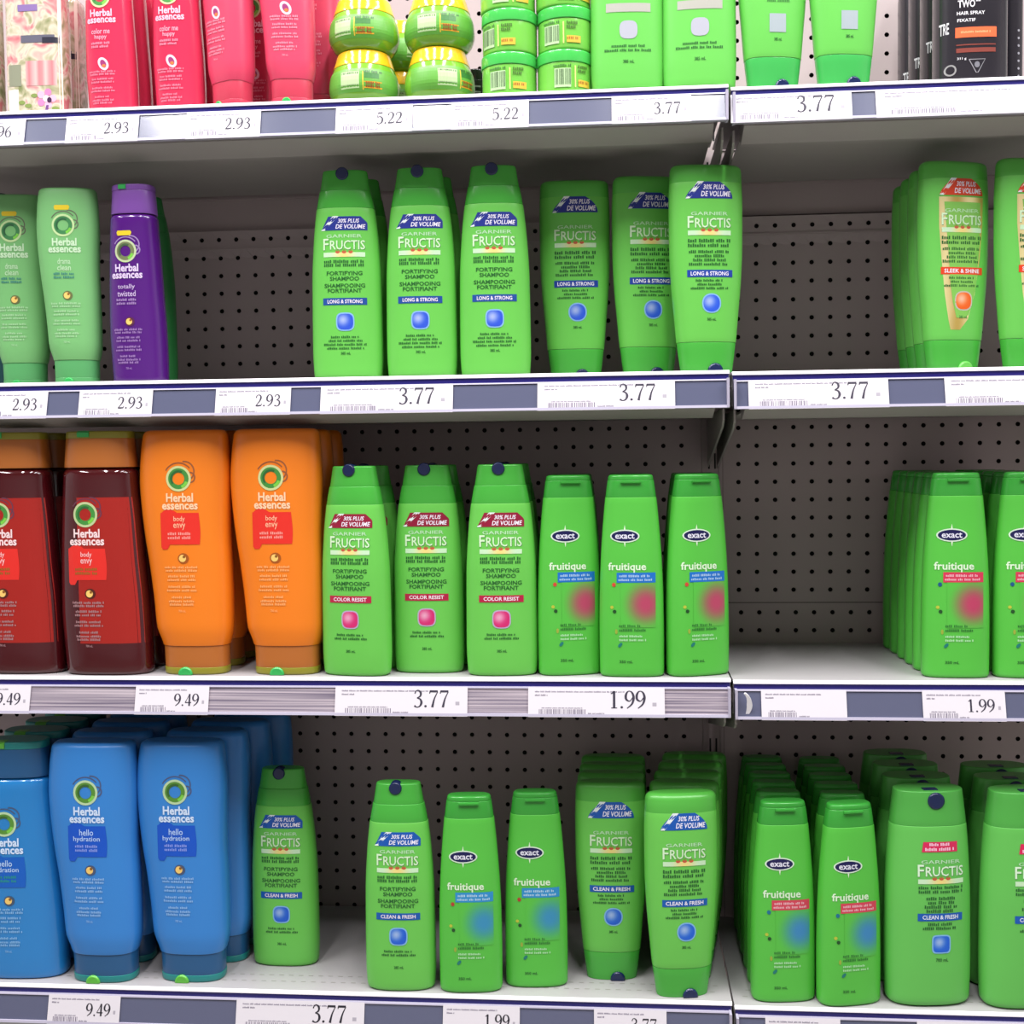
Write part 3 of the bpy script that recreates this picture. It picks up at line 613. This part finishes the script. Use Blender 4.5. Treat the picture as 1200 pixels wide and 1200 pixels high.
('exact_red_blue', 422.0, 68, -626.5, 0, 'second bottle back behind the right red strip and blue spot bottle', 'green bottles with red strip and blue spot'),
('exact_red_blue', 422.0, 111, -626.5, 0, 'third bottle back behind the right red strip and blue spot bottle', 'green bottles with red strip and blue spot'),
('exact_red_blue', 422.0, 154, -626.5, 0, 'fourth bottle back behind the right red strip and blue spot bottle', 'green bottles with red strip and blue spot'),
('exact_red_blue', 422.0, 197, -626.5, 0, 'fifth bottle back behind the right red strip and blue spot bottle', 'green bottles with red strip and blue spot'),
('exact_red_blue', 422.0, 240, -626.5, 0, 'sixth bottle back behind the right red strip and blue spot bottle', 'green bottles with red strip and blue spot'),
('large_fructis_shampoo', 516.5, 35, -626.5, 6, 'large green shampoo bottle with pink flag, whole front showing at bottom right', 'large green shampoo bottles with pink flag'),
('large_fructis_shampoo', 516.5, 93, -626.5, 2, 'second large green bottle back behind the whole pink flag one', 'large green shampoo bottles with pink flag'),
('large_fructis_shampoo', 516.5, 151, -626.5, 2, 'third large green bottle back behind the whole pink flag one', 'large green shampoo bottles with pink flag'),
('large_fructis_shampoo', 516.5, 209, -626.5, 2, 'fourth large green bottle back behind the whole pink flag one', 'large green shampoo bottles with pink flag'),
('large_fructis_shampoo', 627.3, 33, -626.5, 6, 'large green shampoo bottle with pink flag cut off by the right edge', 'large green shampoo bottles with pink flag'),
('large_fructis_shampoo', 627.3, 91, -626.5, 2, 'second large green bottle back behind the cut off pink flag one', 'large green shampoo bottles with pink flag'),
('large_fructis_shampoo', 627.3, 149, -626.5, 2, 'third large green bottle back behind the cut off pink flag one', 'large green shampoo bottles with pink flag'),
]
TAGS = [
('L1', -657.8, -560.7, '.96'),
('L1', -509.3, -419.1, '2.93'),
('L1', -360.2, -269.5, '2.93'),
('L1', -178.6, -86.7, '5.22'),
('L1', -41.1, 50.3, '5.22'),
('L1', 146.7, 238.1, '3.77'),
('R1', 283.1, 419.8, '3.77'),
('R1', 446.5, 657.0, ''),
('L2', -641.9, -542.9, '2.93'),
('L2', -502.9, -410.8, '2.93'),
('L2', -332.3, -239.9, '2.93'),
('L2', -203.4, -43.7, '3.77'),
('L2', 56.7, 217.6, '3.77'),
('R2', 302.3, 461.4, '3.77'),
('R2', 524.5, 673.8, ''),
('L3', -671.2, -576.2, '9.49'),
('L3', -442.1, -349.6, '9.49'),
('L3', -192.7, -31.4, '3.77'),
('L3', 41.5, 203.4, '1.99'),
('R3', 316.0, 414.3, ''),
('R3', 500.8, 594.1, '1.99'),
('L4', -565.2, -472.5, '9.49'),
('L4', -324.4, -164.0, '3.77'),
('L4', -67.0, 26.7, '1.99'),
('L4', 116.4, 203.1, '3.77'),
('R4', 319.9, 407.5, ''),
('R4', 496.2, 646.7, ''),
]
LAMP, AMB, EXPO = 32, .1, 0

# ------------------------------------------------------------------ other containers
def make_slim():
    sh = Shape([(0, -13, 13, 13), (200, -13, 13, 13)], 2); root = thing('small_can')
    mb = MB(); sh.loft(mb, 0, 170, M['black'], 1.5, 1, 0); mb.build('body', root)
    mb = MB(); sh.loft(mb, 170, 198, M['black'], 1, 3, 1.5); mb.build('cap', root)
    P = Print(cyl_map(sh), (40, 38, 44))
    for k in range(9): P.oval(5, 8+k*9, 3, 3, (150, 150, 158), 1, n=5)
    P.build('label', INK, root); return root
JR = Shape([(0, -33, 33, 33), (8, -39.5, 39.5, 39.5), (20, -43, 43, 43), (32, -42, 42, 42), (44, -37.5, 37.5, 37.5), (63.5, -31.5, 31.5, 31.5)], 2.0)
TB = Shape([(0, -33.5, 33.5, 33.5), (50.5, -33.5, 33.5, 33.5)], 2.0)
def cyl_map(sh, extra=0): return lambda u, v, e: ((lambda a, r: (math.sin(a)*(r+e), -math.cos(a)*(r+e), v))(u/sh.at(v)[1], sh.at(v)[1]))
def barcode(P, u0, u1, v0, v1, seed, paper=(176, 206, 150)):
    P.rect(u0, u1, v0, v1, paper, 1); rnd = random.Random(seed); x = u0+1
    while x < u1-1.4:
        w = rnd.choice((.6, .9, 1.3)); P.rect(x, x+w, v0+3, v1-1, (74, 100, 66), 2, nc=1, nr=1); x += w+rnd.choice((.6, 1, 1.4))
def make_jar():
    root = thing('styling_jar')
    mb = MB(); JR.loft(mb, 0, 45, M['jar'], 3, .5, 0, step=4); mb.build('body', root)
    mb = MB(); JR.loft(mb, 45, 63.5, M['jar_lid'], .6, 2.5, -.6, step=4); mb.build('lid', root)
    P = Print(cyl_map(JR), (116, 178, 48))
    P.rect(-60, 60, 10, 38, (96, 166, 62), 0, nc=40, nr=8)
    barcode(P, -22, 2, 14, 34, 3)
    P.rect(8, 26, 26, 32, (54, 120, 50), 2); P.micro(19, 34, 24, 3, (40, 90, 40), 3); P.rect(8, 30, 14, 22, (226, 160, 40), 2)
    P.micro(19, 20, 18, 3, (150, 70, 30), 3, 2); P.micro(19, 16.5, 18, 3, (150, 70, 30), 3, 4); P.rect(6, 7.2, 12, 34, (226, 196, 60), 3, nc=1)
    P.build('label', INK, root); return root
def make_tub():
    root = thing('styling_tub')
    mb = MB(); TB.loft(mb, 0, 36, M['tub'], 2.5, 1, 0.6, step=8); mb.build('body', root)
    mb = MB(); TB.loft(mb, 36, 50.5, M['tub_lid'], .8, 2.5, -.6, step=6); mb.build('lid', root)
    P = Print(cyl_map(TB), (118, 196, 78))
    barcode(P, -22, -2, 6, 28, 8, (180, 214, 160)); P.micro(-12, 31, 22, 3, (60, 110, 50), 2, 1)
    P.micro(14, 30, 14, 3.4, (70, 110, 40), 2, 2); P.micro(14, 25, 14, 3.4, (70, 110, 40), 2, 3); P.rect(7, 24, 7, 15, (214, 180, 60), 2); P.micro(15, 12, 15, 3, (170, 110, 40), 3, 5)
    P.rect(2.5, 4, 6, 31, (226, 226, 130), 2, nc=1)
    P.build('label', INK, root); return root
def make_can():
    sh = Shape([(0, -13, 13, 13), (60, -13, 13, 13)], 2); root = thing('small_can')
    mb = MB(); sh.loft(mb, 0, 46, M['black'], 1.5, 1, 0); mb.build('body', root)
    mb = MB(); sh.loft(mb, 46, 60, M['black'], 1, 3, 1.5); mb.build('cap', root)
    P = Print(cyl_map(sh), (40, 38, 44))
    for k in range(5): P.rows([(8+k*7, -8, 8), (10+k*7, -8, 8)], (190, 190, 196), 1, 8)
    P.build('label', INK, root); return root
SP = Shape([(0, -41, 41, 28), (165, -41, 41, 28), (185, -37, 37, 26), (200, -26, 26, 24), (228, -24, 24, 22)], 2.8)
def make_spray():
    root = thing('hair_spray_bottle')
    parts('', SP, root, [('body', 0, 198, 'black', 2, 3, 0), ('cap', 198, 228, 'black', 1, 4, .6)])
    P = Print(lambda u, v, e: (u, SP.front(u, v, e), v), (40, 38, 44)); w = (226, 226, 230)
    P.text('TRES', -11, 99, 20, 8, w, 2, .02); P.text('TWO', -11, 88, 19, 8.5, w, 2, .02); P.micro(2.5, 91, 6, 2, w, 2)
    P.text('HAIR SPRAY', -6, 77.5, 31, 4, w, 2, .02); P.text('FIXATIF', -11, 69.5, 20, 3.6, w, 2, .02)
    P.rect(-23, 23, 50, 61.5, (232, 104, 58), 2); P.micro(0, 56, 34, 2.4, (250, 170, 120), 3); P.rect(-22, 22, 33, 38, (128, 58, 48), 2); P.rect(-22, 22, 41, 42.4, (128, 58, 48), 2)
    P.text('311 g', -16, 26, 10, 3.4, w, 2, .02)
    P.ribbon([(-8, 25, .8), (10, 25, .8), (2, 10, .8), (0, 10, .8), (-8, 25, .8)], (150, 150, 156), 2); P.oval(1, 19, 6, 7, (120, 120, 128), 2, n=6)
    P.ring(-28, 14, 4.6, 6.4, (140, 140, 140), 2)
    P.text('TRE', -34, 62, 9, 13, (206, 206, 210), 2, .02)
    P.build('label', INK, root); return root
CL = Shape([(0, -36, 36, 20), (160, -35, 35, 20), (175, -15, 15, 14), (200, -14, 14, 13)], 5.5)
def make_clear():
    root = thing('lotion_bottle')
    parts('', CL, root, [('body', 0, 165, 'floral', 2, 3, 0), ('cap', 165, 200, 'white_pl', 1, 2, 0)])
    P = Print(lambda u, v, e: (u, CL.front(u, v, e), v), (200, 190, 170))
    for x in (-33, 34.2): P.rect(x-1.5, x+1.5, 2, 162, (236, 228, 214), 1, nc=1)
    P.rows([(86, -13, 34), (95, -13, 34)], (92, 92, 108), 2, 8); P.rows([(85, 14, 34), (92, 14, 34)], (34, 34, 52), 3, 6)
    P.rect(-8, 34, 34, 64, (192, 118, 124), 1, grad=lambda u, v: mixc((192, 118, 124), (222, 186, 180), .5+.5*math.sin(u*.45)))
    P.rect(-32, -18, 2, 30, (232, 226, 212), 1); P.rect(-30, -14, 34, 60, (136, 140, 118), 1)
    P.rect(-16, 9, 124, 132, (128, 104, 160), 2)
    for k in range(5):
        a = k*72; P.oval(17+8*math.cos(R(a)), 18+8*math.sin(R(a)), 9, 9, (214, 128, 176) if k % 2 else (230, 176, 206), 2, n=6)
    P.oval(17, 18, 8, 8, (240, 220, 236), 3, n=6); P.oval(21, 16, 6, 7, (60, 30, 66), 4, n=6)
    P.rows([(2, 15, 19), (10, 17, 20)], (110, 70, 130), 3, 2)
    for x, y in ((-6, 10), (2, 22), (-14, 14), (28, 6)): P.oval(x, y, 9, 5, (126, 146, 78), 2, n=6)
    P.build('label', INK, root); return root

# ------------------------------------------------------------------ the kinds of bottle
B1 = (24, 44, 138)
protos = {
 'blue_fructis_shampoo': lambda: fructis_shampoo(B1, (26, 74, 150), 'LONG & STRONG', (44, 84, 206), 4),
 'crimson_fructis_shampoo': lambda: fructis_shampoo((142, 16, 52), (178, 26, 66), 'COLOR RESIST', (206, 40, 110), 2),
 'blue_clean_shampoo': lambda: fructis_shampoo((12, 84, 172), (8, 86, 170), 'CLEAN & FRESH', (24, 92, 206), 2),
 'pale_fructis_shampoo': lambda: fructis_shampoo(None, None, '', None, 0, (104, 196, 84), 'green_pale', 'green_pale_cap', True),
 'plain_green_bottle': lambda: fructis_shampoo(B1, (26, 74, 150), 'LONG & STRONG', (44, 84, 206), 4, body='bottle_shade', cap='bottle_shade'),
 'blue_fructis_conditioner': lambda: fructis_conditioner(B1, (24, 62, 158), 'LONG & STRONG', (40, 88, 214)),
 'blue_clean_conditioner': lambda: fructis_conditioner((12, 84, 172), (8, 86, 170), 'CLEAN & FRESH', (24, 96, 210)),
 'orange_fructis_conditioner': lambda: fructis_conditioner((216, 64, 26), (222, 66, 30), 'SLEEK & SHINE', (232, 96, 24), body='green_pale', cap='green_cap', gold=True),
 'pale_fructis_conditioner': lambda: fructis_conditioner(None, None, '', None, (104, 196, 84), 'green_pale', 'green_pale_cap', True),
 'exact_blue_pink': lambda: exact((22, 110, 196), (176, 66, 96), [(196, 70, 50)]),
 'exact_red_pink': lambda: exact((206, 52, 82), (182, 62, 96), [(20, 84, 130)]),
 'exact_blue_blue': lambda: exact((40, 140, 200), (52, 140, 182), [(170, 60, 44)]),
 'exact_red_blue': lambda: exact((206, 62, 84), (56, 132, 186), [(20, 110, 140)]),
 'orange_conditioner': lambda: herbal_conditioner('conditioner_bottle', 1, 1, 1, 'orange', 'orange_cap', 'olive', 'green_btn', (236, 126, 26), (226, 46, 34), ('body', 'envy'), (250, 206, 166), sub=(240, 150, 140)),
 'blue_conditioner': lambda: herbal_conditioner('conditioner_bottle', 1, 1, 1, 'blue', 'blue_cap', 'teal', 'lime', (52, 130, 206), (6, 82, 196), ('hello', 'hydration'), (206, 226, 250), sub=(130, 150, 226), ringc=(84, 140, 50)),
 'green_herbal_conditioner': lambda: herbal_conditioner('conditioner_bottle', .66, .8, .8, 'pale_green', 'pale_green_cap', 'pale_green_cap', 'green_btn', (116, 182, 112), None, ('drama', 'clean'), (196, 226, 190), lsc=.88, yellow=True, sub=(60, 130, 120), ringc=(60, 130, 76)),
 'red_shampoo': lambda: herbal_shampoo('shampoo_bottle', 1, 1, 1, 'red', 'orange_cap', 'olive', 'green_btn', (70, 12, 18), (222, 44, 36), ('body', 'envy'), (240, 214, 214), sub=(140, 96, 30), deep=(120, 80, 110), panel=((-22, 45, 40, 221), (160, 30, 22)), off=-11),
 'blue_shampoo': lambda: herbal_shampoo('shampoo_bottle', 1, 1, 1, 'blue_sh', 'blue_cap', 'teal', 'lime', (32, 126, 196), (6, 92, 190), ('hello', 'hydration'), (206, 226, 250), sub=(30, 140, 130), ringc=(84, 140, 50)),
 'purple_shampoo': lambda: herbal_shampoo('shampoo_bottle', .62, .8, .8, 'purple', 'purple_cap', 'purple_cap', 'green_btn', (78, 22, 118), None, ('totally', 'twisted'), (214, 196, 230), lsc=.88, yellow=True, deep=(200, 190, 220), ringc=(110, 120, 80)),
 'pink_shampoo': lambda: herbal_shampoo('shampoo_bottle', .55, .75, .75, 'pink', 'pink_cap', 'pink_cap', 'green_btn', (208, 52, 84), None, ('color me', 'happy'), (244, 186, 206), top=183, lsc=.82, icon='ring'),
 'pink_conditioner': lambda: herbal_conditioner('conditioner_tube', .62, .8, .8, 'pink_t', 'pink_cap', 'pink_cap', 'green_btn', (214, 70, 100), None, ('color me', 'happy'), (246, 196, 210), lsc=.85, icon='ring'),
 'teal_bottle': lambda: fructis_shampoo(B1, B1, 'CLEAN', B1, 0, (20, 72, 78), 'tealdark', 'tealdark', True),
 'styling_jar': make_jar, 'styling_tub': make_tub, 'dark_can': make_can, 'slim_can': make_slim, 'hair_spray': make_spray, 'clear_lotion': make_clear,
}
CAT = dict(styling_jar='jar', styling_tub='tub', dark_can='can', slim_can='can', clear_lotion='lotion bottle', hair_spray='hair spray')
def large_shampoo():
    root = thing('shampoo_bottle'); base = (98, 190, 84); dk = mixc(DKG, base, .15)
    parts('', BG, root, [('body', 0, 217, 'green_big', 8, .6, 0)])
    mb = MB(); BG.loft(mb, 217, 258, M['green_big_cap'], .6, 1.4, .3); c = mb.build('cap', root)
    b = MB(); disc_button(b, 3, -22.5, -6, 247, 10, M['navy']); b.box(-9, 8, -14, -4, 255, 258.8, M['navy']); b.build('button', c)
    P = Print(lambda u, v, e: (u, BG.front(u, v, e), v), base); s = 1.02
    P.rows([(187, -15, 28), (199, -13, 28)], (214, 36, 88), 2, 10); P.micro(7, 196, 26, 3.4, (244, 200, 220), 3, 1); P.micro(7, 190.4, 36, 3.6, (244, 200, 220), 3, 2)
    fructis_words(P, 158, 55, base, 8, (214, 240, 210), 1.02)
    for y in (145, 140): P.micro(8, y, 54, 3.6, dk, 2, 1)
    for i, w in enumerate((36, 32, 40, 36)): P.micro(8, 132-i*5, w, 3.8, dk, 2, i)
    P.rect(-20, 34, 105, 114, (10, 86, 176), 2); P.text('CLEAN & FRESH', 7, 109.5, 43, 5, (226, 232, 246), 3, .02)
    for i, w in enumerate((30, 42)): P.micro(7, 101-i*4.8, w, 3.4, dk, 2, i)
    gem(P, 8, 77, 19.5, (24, 96, 210), 5); P.text('700 mL', 9, 58, 15, 4, dk, 2, .02)
    P.build('label', INK, root); return root
protos['large_fructis_shampoo'] = large_shampoo

first = {}
def place(key, x, y, z, rot, label, group):
    if key not in first:
        o = protos[key](); first[key] = o
    else:
        src = first[key]; o = src.copy(); C.objects.link(o)
        for ch in list(src.children):
            c = ch.copy(); C.objects.link(c); c.parent = o
            for g in ch.children:
                d = g.copy(); C.objects.link(d); d.parent = c
    o.location = (x*MM, y*MM, (z+.05)*MM); o.rotation_euler = (0, 0, R(rot))
    if key == 'pale_fructis_conditioner': o.scale = (.93, 1, 1)
    o['label'] = label; o['group'] = group
    o['category'] = CAT.get(key, 'conditioner bottle' if 'conditioner' in key else 'shampoo bottle')
for row in P_TABLE: place(*row)

# ------------------------------------------------------------------ the shelving
D = 295.0; XJ = 282.8; XL0, XL1, XR0, XR1 = -860, XJ-1.5, XJ+1.5, 860
ZL = [460.6, 131.2, -232.0, -622.2]; ZR = [457.0, 129.2, -234.0, -626.5]
names = ('top', 'second', 'third', 'bottom')
RAILT = math.atan2(9, 34)
def rail_pt(z):                      # y of the rail's front face at depth z below the shelf top
    return -2-(-9.8-z)*9/34
def make_shelf(x0, x1, zt, lab, railmat, i):
    root = thing('metal_shelf', lab, 'shelf', 'gondola shelves', ((x0+x1)/2, 0, zt))
    cx = (x0+x1)/2; a, b = x0-cx, x1-cx
    mb = MB(); mb.prism([(D-9, 0), (2.4, 0), (-.4, -2.2), (-.6, -4.0), (.6, -4.4), (6, -4.4), (6, -40), (9, -40), (9, -3), (D-9, -3)], a, b, M['white_steel'], {1: M['lip'], 2: M['lip'], 3: M['lip']}); tr = mb.build('tray', root)
    mb = MB(); mb.prism([(9, -3.2), (9, -43), (50, -54), (58, -54), (60, -47), (D-9, -49), (D-9, -46), (70, -44), (70, -3.2)], a+16, b-16, M['grey_steel']); mb.build('underside_channel', root)
    mb = MB(); mb.box(a+1, b-1, 1.2, 5.8, -10.4, -4.5, M['gap']); mb.build('shadow_strip', root)  # navy strip paints in the shade of the gap between lip and rail
    mb = MB(); yb = lambda z: rail_pt(z)
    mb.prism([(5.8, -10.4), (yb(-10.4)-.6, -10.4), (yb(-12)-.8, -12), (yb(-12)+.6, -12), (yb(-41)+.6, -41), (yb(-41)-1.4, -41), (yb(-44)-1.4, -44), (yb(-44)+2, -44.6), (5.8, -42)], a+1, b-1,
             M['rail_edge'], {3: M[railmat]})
    r = mb.build('price_rail', root)
    for s, e in ((a+1, 1), (b-1, -1)):
        m = MB(); m.box(min(s, s+3*e), max(s, s+3*e), -12.5, 4, -43.5, -9.6, M['rail_edge']); m.build('end_cap', r)
    if i in (2, 3):                  # slots punched in the deck, in staggered rows near the front edge
        m = MB(); rows = [(26, 0), (44, 5)] if i == 3 else [(150, 0), (205, 0)]
        for y, ph in rows:
            x = a+12+ph
            while x < b-12:
                m.add([(x, y, .12), (x+6, y, .12), (x+6, y+1.8, .12), (x, y+1.8, .12)], [(0, 1, 2, 3)], M['bracket' if i == 3 else 'grey_steel']); x += 12.7 if i == 3 else 25.4
        m.build('slots', tr)
    for s in (a+5, b-5):
        m = MB(); m.prism([(24, -44), (24, -58), (40, -66), (D-9, -116), (D-9, -44)], s-1.2, s+1.2, M['bracket']); m.build('bracket', root)
    return root
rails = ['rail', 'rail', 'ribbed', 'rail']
for i in range(4):
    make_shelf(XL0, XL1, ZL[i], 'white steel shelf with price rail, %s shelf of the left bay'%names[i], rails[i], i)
    make_shelf(XR0, XR1, ZR[i], 'white steel shelf with price rail, %s shelf of the right bay'%names[i], 'rail', i)

def peg_panel(x0, x1, z0, z1, ox, oz, label, ledge=None):
    root = thing('pegboard_panel', label, 'pegboard', 'pegboard back panels', ((x0+x1)/2, D, z0))
    cx = (x0+x1)/2; p = 25.4; r = 3.3; mb = MB(); mp = M['peg']
    def yy(z):
        if ledge is None: return 0
        t = z-(z1-28)
        if t <= -3: return 0
        if t < 2: return -6*(t+3)/5
        return -6 if t < 24 else -8
    i0 = math.ceil((x0+8-ox)/p); i1 = math.floor((x1-8-ox)/p); k0 = math.ceil((z0+8-oz)/p); k1 = math.floor((z1-8-oz)/p)
    xs = [ox+i*p for i in range(i0, i1+1)]; zs = [oz+k*p for k in range(k0, k1+1)]
    for z in zs:
        for x in xs:
            h = p/2; vs = []; n = 8
            sq = [(h, 0), (h, h), (0, h), (-h, h), (-h, 0), (-h, -h), (0, -h), (h, -h)]
            for dx, dz in sq: vs.append((x+dx-cx, yy(z+dz), z+dz-z0))
            for j in range(n):
                a = 2*math.pi*j/n; vs.append((x+r*math.cos(a)-cx, yy(z), z+r*math.sin(a)-z0))
            for j in range(n):
                a = 2*math.pi*j/n; vs.append((x+r*math.cos(a)-cx, yy(z)+4, z+r*math.sin(a)-z0))
            fs = [(j, (j+1) % n, n+(j+1) % n, n+j) for j in range(n)]
            mb.add(vs[:16], fs, mp); mb.add(vs[8:], fs, M['pegdark'])
    xa, xb, za, zb = xs[0]-p/2, xs[-1]+p/2, zs[0]-p/2, zs[-1]+p/2
    def q(a, b, c, d): mb.add([(a-cx, yy(c), c-z0), (b-cx, yy(c), c-z0), (b-cx, yy(d), d-z0), (a-cx, yy(d), d-z0)], [(0, 1, 2, 3)], mp)
    q(x0, xa, z0, za); q(xa, xb, z0, za); q(xb, x1, z0, za)
    zz = [za, z1-31, z1-26, z1-5, zb] if ledge else [za, zb]
    for c, d in zip(zz, zz[1:]):
        if d > c: q(x0, xa, c, d); q(xb, x1, c, d)
    for a, b in ((x0, xa), (xa, xb), (xb, x1)): q(a, b, zb, z1)
    if ledge: mb.box(x0-cx, x1-cx, -8, 4, z1-1.5-z0, z1-z0, mp); mb.box(x0-cx, x1-cx, -7.4, -5.5, z1-27-z0, z1-24.5-z0, mp)
    mb.build('perforated_sheet', root, recalc=False)
    b = MB(); b.box(x0-cx, x1-cx, 12, 14, 0, z1-z0, M['pegdark']); b.build('backing', root)
    return root
for s, x0, x1, oxu, oxl, ozu in (('left', XL0, XJ-15, 11.4, 12.7, 19.9), ('right', XJ+15, XR1, 14.6, 17.6, 18.4)):
    peg_panel(x0, x1, 455, 860, oxu, ozu+2, 'brightly lit perforated back panel behind the top shelf, %s bay'%s)
    m = MB(); cx = (x0+x1)/2; m.box(x0-cx, x1-cx, 2, 5, 0, 91, M['peg']); m.box(x0-cx, x1-cx, 0, 2, 44, 47, M['peg'])
    o = m.build('plain_back_strip'); o.location = (cx*MM, D*MM, 363.5*MM); o['label'] = 'plain grey back strip just below the top shelf, %s bay'%s; o['category'] = 'back panel'; o['group'] = 'plain back strips'
    peg_panel(x0, x1, -177, 363, oxu, ozu, 'perforated back panel behind second and third shelves, %s bay'%s, True)
    peg_panel(x0, x1, -717, -178, oxl, 11.7, 'perforated back panel behind the bottom shelf, %s bay'%s)
# the upright between the bays
m = MB(); m.box(-14.5, 14.5, 3, 30, -760, 900, M['peg'])
m.box(-14.5, -10, 0, 3, -760, 900, M['peg']); m.box(10, 14.5, 0, 3, -760, 900, M['peg'])
z = -750
while z < 890:
    for x in (-5.5, 3): m.add([(x, 2.9, z), (x+2.5, 2.9, z), (x+2.5, 2.9, z+22), (x, 2.9, z+22)], [(0, 1, 2, 3)], M['pegdark'])
    z += 50.8
o = m.build('upright_post'); o.location = (XJ*MM, D*MM, 0); o['label'] = 'slotted steel upright between left and right bays'; o['category'] = 'post'

# ------------------------------------------------------------------ price tags on the rails
used = {}
def price_tag(bay, x0, x1, txt):
    i = int(bay[1])-1; zt = (ZL if bay[0] == 'L' else ZR)[i]; w = x1-x0; h = 34.0; cx = (x0+x1)/2
    def fm(u, v, e): z = -10.5-(h-v); return (u, rail_pt(z)-1.2-e, z)
    P = Print(fm, WHITE)
    P.rect(-w/2, w/2, 0, h, (208, 204, 210), 0)
    big = w > 125; ink = (44, 40, 58) if i != 3 else (26, 24, 36)
    k = (hash_(bay+str(x0))) % 97
    P.micro(-w*.12, h-5, w*.66, 1.7, (112, 106, 124), 1, k); P.micro(-w*.4, h-9, w*.1, 1.8, (100, 94, 112), 1, k+1)
    P.micro(-w*.25, 10.4, w*.3, 1.3, (112, 106, 124), 1, k+2)
    rnd = random.Random(k); x = -w*.42
    while x < -w*.08:
        ww = rnd.choice((.5, .8, 1.1)); P.rect(x, x+ww, 3.5, 9, (108, 100, 120), 1, nc=1, nr=1); x += ww+rnd.choice((.6, .9, 1.5))
    P.micro(w*.0, 4.4, w*.12, 1.5, (112, 106, 124), 1, k+3)
    if txt:
        hh = 19.5 if big else 14.0; wd = (.66*3+.3)*hh
        if txt[0] == '.': digits(P, txt, w/2-w*.16-wd+.66*hh, 10.5, hh, ink, 2)
        else: digits(P, txt, w/2-w*(.13 if big else .12)-wd, 10.5, hh, ink, 2)
        P.rect(w/2-w*.09, w/2-w*.06, 13, 17, (160, 156, 166), 1, nc=1, nr=1)
    o = P.build('price_tag', PAPER)
    # give the card its thickness
    sol = o.modifiers.new('thickness', 'SOLIDIFY'); sol.thickness = .0004; sol.offset = -1
    o.location = (cx*MM, 0, zt*MM)
    return o
def hash_(s): return sum((i+3)*ord(c) for i, c in enumerate(s))
ordn = ('first', 'second', 'third', 'fourth', 'fifth', 'sixth')
cnt = {}
for bay, x0, x1, txt in TAGS:
    n = cnt.get(bay, 0); cnt[bay] = n+1
    side = 'left' if bay[0] == 'L' else 'right'; row = names[int(bay[1])-1]
    o = price_tag(bay, x0, x1, txt)
    o['label'] = 'white price tag%s, %s from left on the %s rail, %s bay' % ((' reading '+txt) if txt and txt[0] != '.' else '', ordn[n], row, side)
    o['category'] = 'price tag'; o['group'] = 'price tags on the shelf rails'
# curved white sign clip left on the rail
m = MB(); pts = []
for i in range(15):
    a = R(-72+144*i/14); pts.append((9*math.cos(a), 16*math.sin(a), a, 6.5*(1-.45*abs(i-7)/7)))
vs = []
for x, z, a, w in pts:
    for rr in (-.5, .5):
        for y in (0, -2.2):
            vs.append((x+rr*w*math.cos(a), y, z+rr*w*math.sin(a)*.4))
fs = []
for i in range(14):
    A = i*4; B = A+4
    fs += [(A, B, B+2, A+2), (A+1, A+3, B+3, B+1), (A, A+1, B+1, B), (A+2, B+2, B+3, A+3)]
fs += [(0, 2, 3, 1), (56, 57, 59, 58)]
m.add(vs, fs, M['white_pl'], False); o = m.build('sign_clip'); o.location = (293*MM, -9.5*MM, (ZR[2]-27)*MM); o.rotation_euler = (RAILT*-1*-1, 0, 0)
o['label'] = 'curved white plastic sign clip on the third shelf rail at the bay joint'; o['category'] = 'clip'

# ------------------------------------------------------------------ room, light, camera
m = MB(); m.box(-3000, 3000, -4000, 600, -1060, -1040, M['floor']); o = m.build('floor'); o['kind'] = 'structure'
m = MB(); m.box(-3000, 3000, -4000, 600, 1900, 1920, M['ceiling']); o = m.build('ceiling'); o['kind'] = 'structure'
m = MB(); m.box(-3000, 3000, 560, 600, -1040, 1900, M['ceiling']); o = m.build('wall_back'); o['kind'] = 'structure'
m = MB(); m.box(-3000, 3000, -4020, -4000, -1040, 1900, M['wall']); o = m.build('wall_front'); o['kind'] = 'structure'
m = MB(); m.box(-3020, -3000, -4000, 600, -1040, 1900, M['wall']); o = m.build('wall_left'); o['kind'] = 'structure'
m = MB(); m.box(3000, 3020, -4000, 600, -1040, 1900, M['wall']); o = m.build('wall_right'); o['kind'] = 'structure'

def area(name, x, y, z, sx, sy, power, col=(1, .975, .985)):
    l = bpy.data.lights.new(name, 'AREA'); l.shape = 'RECTANGLE'; l.size = sx; l.size_y = sy; l.energy = power; l.color = col
    o = bpy.data.objects.new(name, l); C.objects.link(o); o.location = (x, y, z); return o
for k, x in enumerate((-1.75, -1.05, -.35, .35, 1.05, 1.75)):
    area('ceiling_tube', x, -.82, 1.85, .09, 1.5, LAMP)
w = bpy.data.worlds.new('world'); bpy.context.scene.world = w; w.use_nodes = True
bg = w.node_tree.nodes['Background']; bg.inputs['Color'].default_value = (.93, .95, 1, 1); bg.inputs['Strength'].default_value = AMB

cam = bpy.data.cameras.new('camera'); co = bpy.data.objects.new('camera', cam); C.objects.link(co)
cam.sensor_width = 36; cam.lens = 43.214; cam.clip_start = .05
m4 = Matrix(((0.996196, 0.008209, 0.086755, .1514084), (0.086273, 0.047353, -0.995146, -1.4582007), (-0.012277, 0.998844, 0.046464, .0353062), (0, 0, 0, 1)))
co.matrix_world = m4
bpy.context.scene.camera = co
vs_ = bpy.context.scene.view_settings
vs_.view_transform = 'Standard'; vs_.look = 'None'; vs_.gamma = 1; vs_.use_curve_mapping = False; vs_.exposure = EXPO
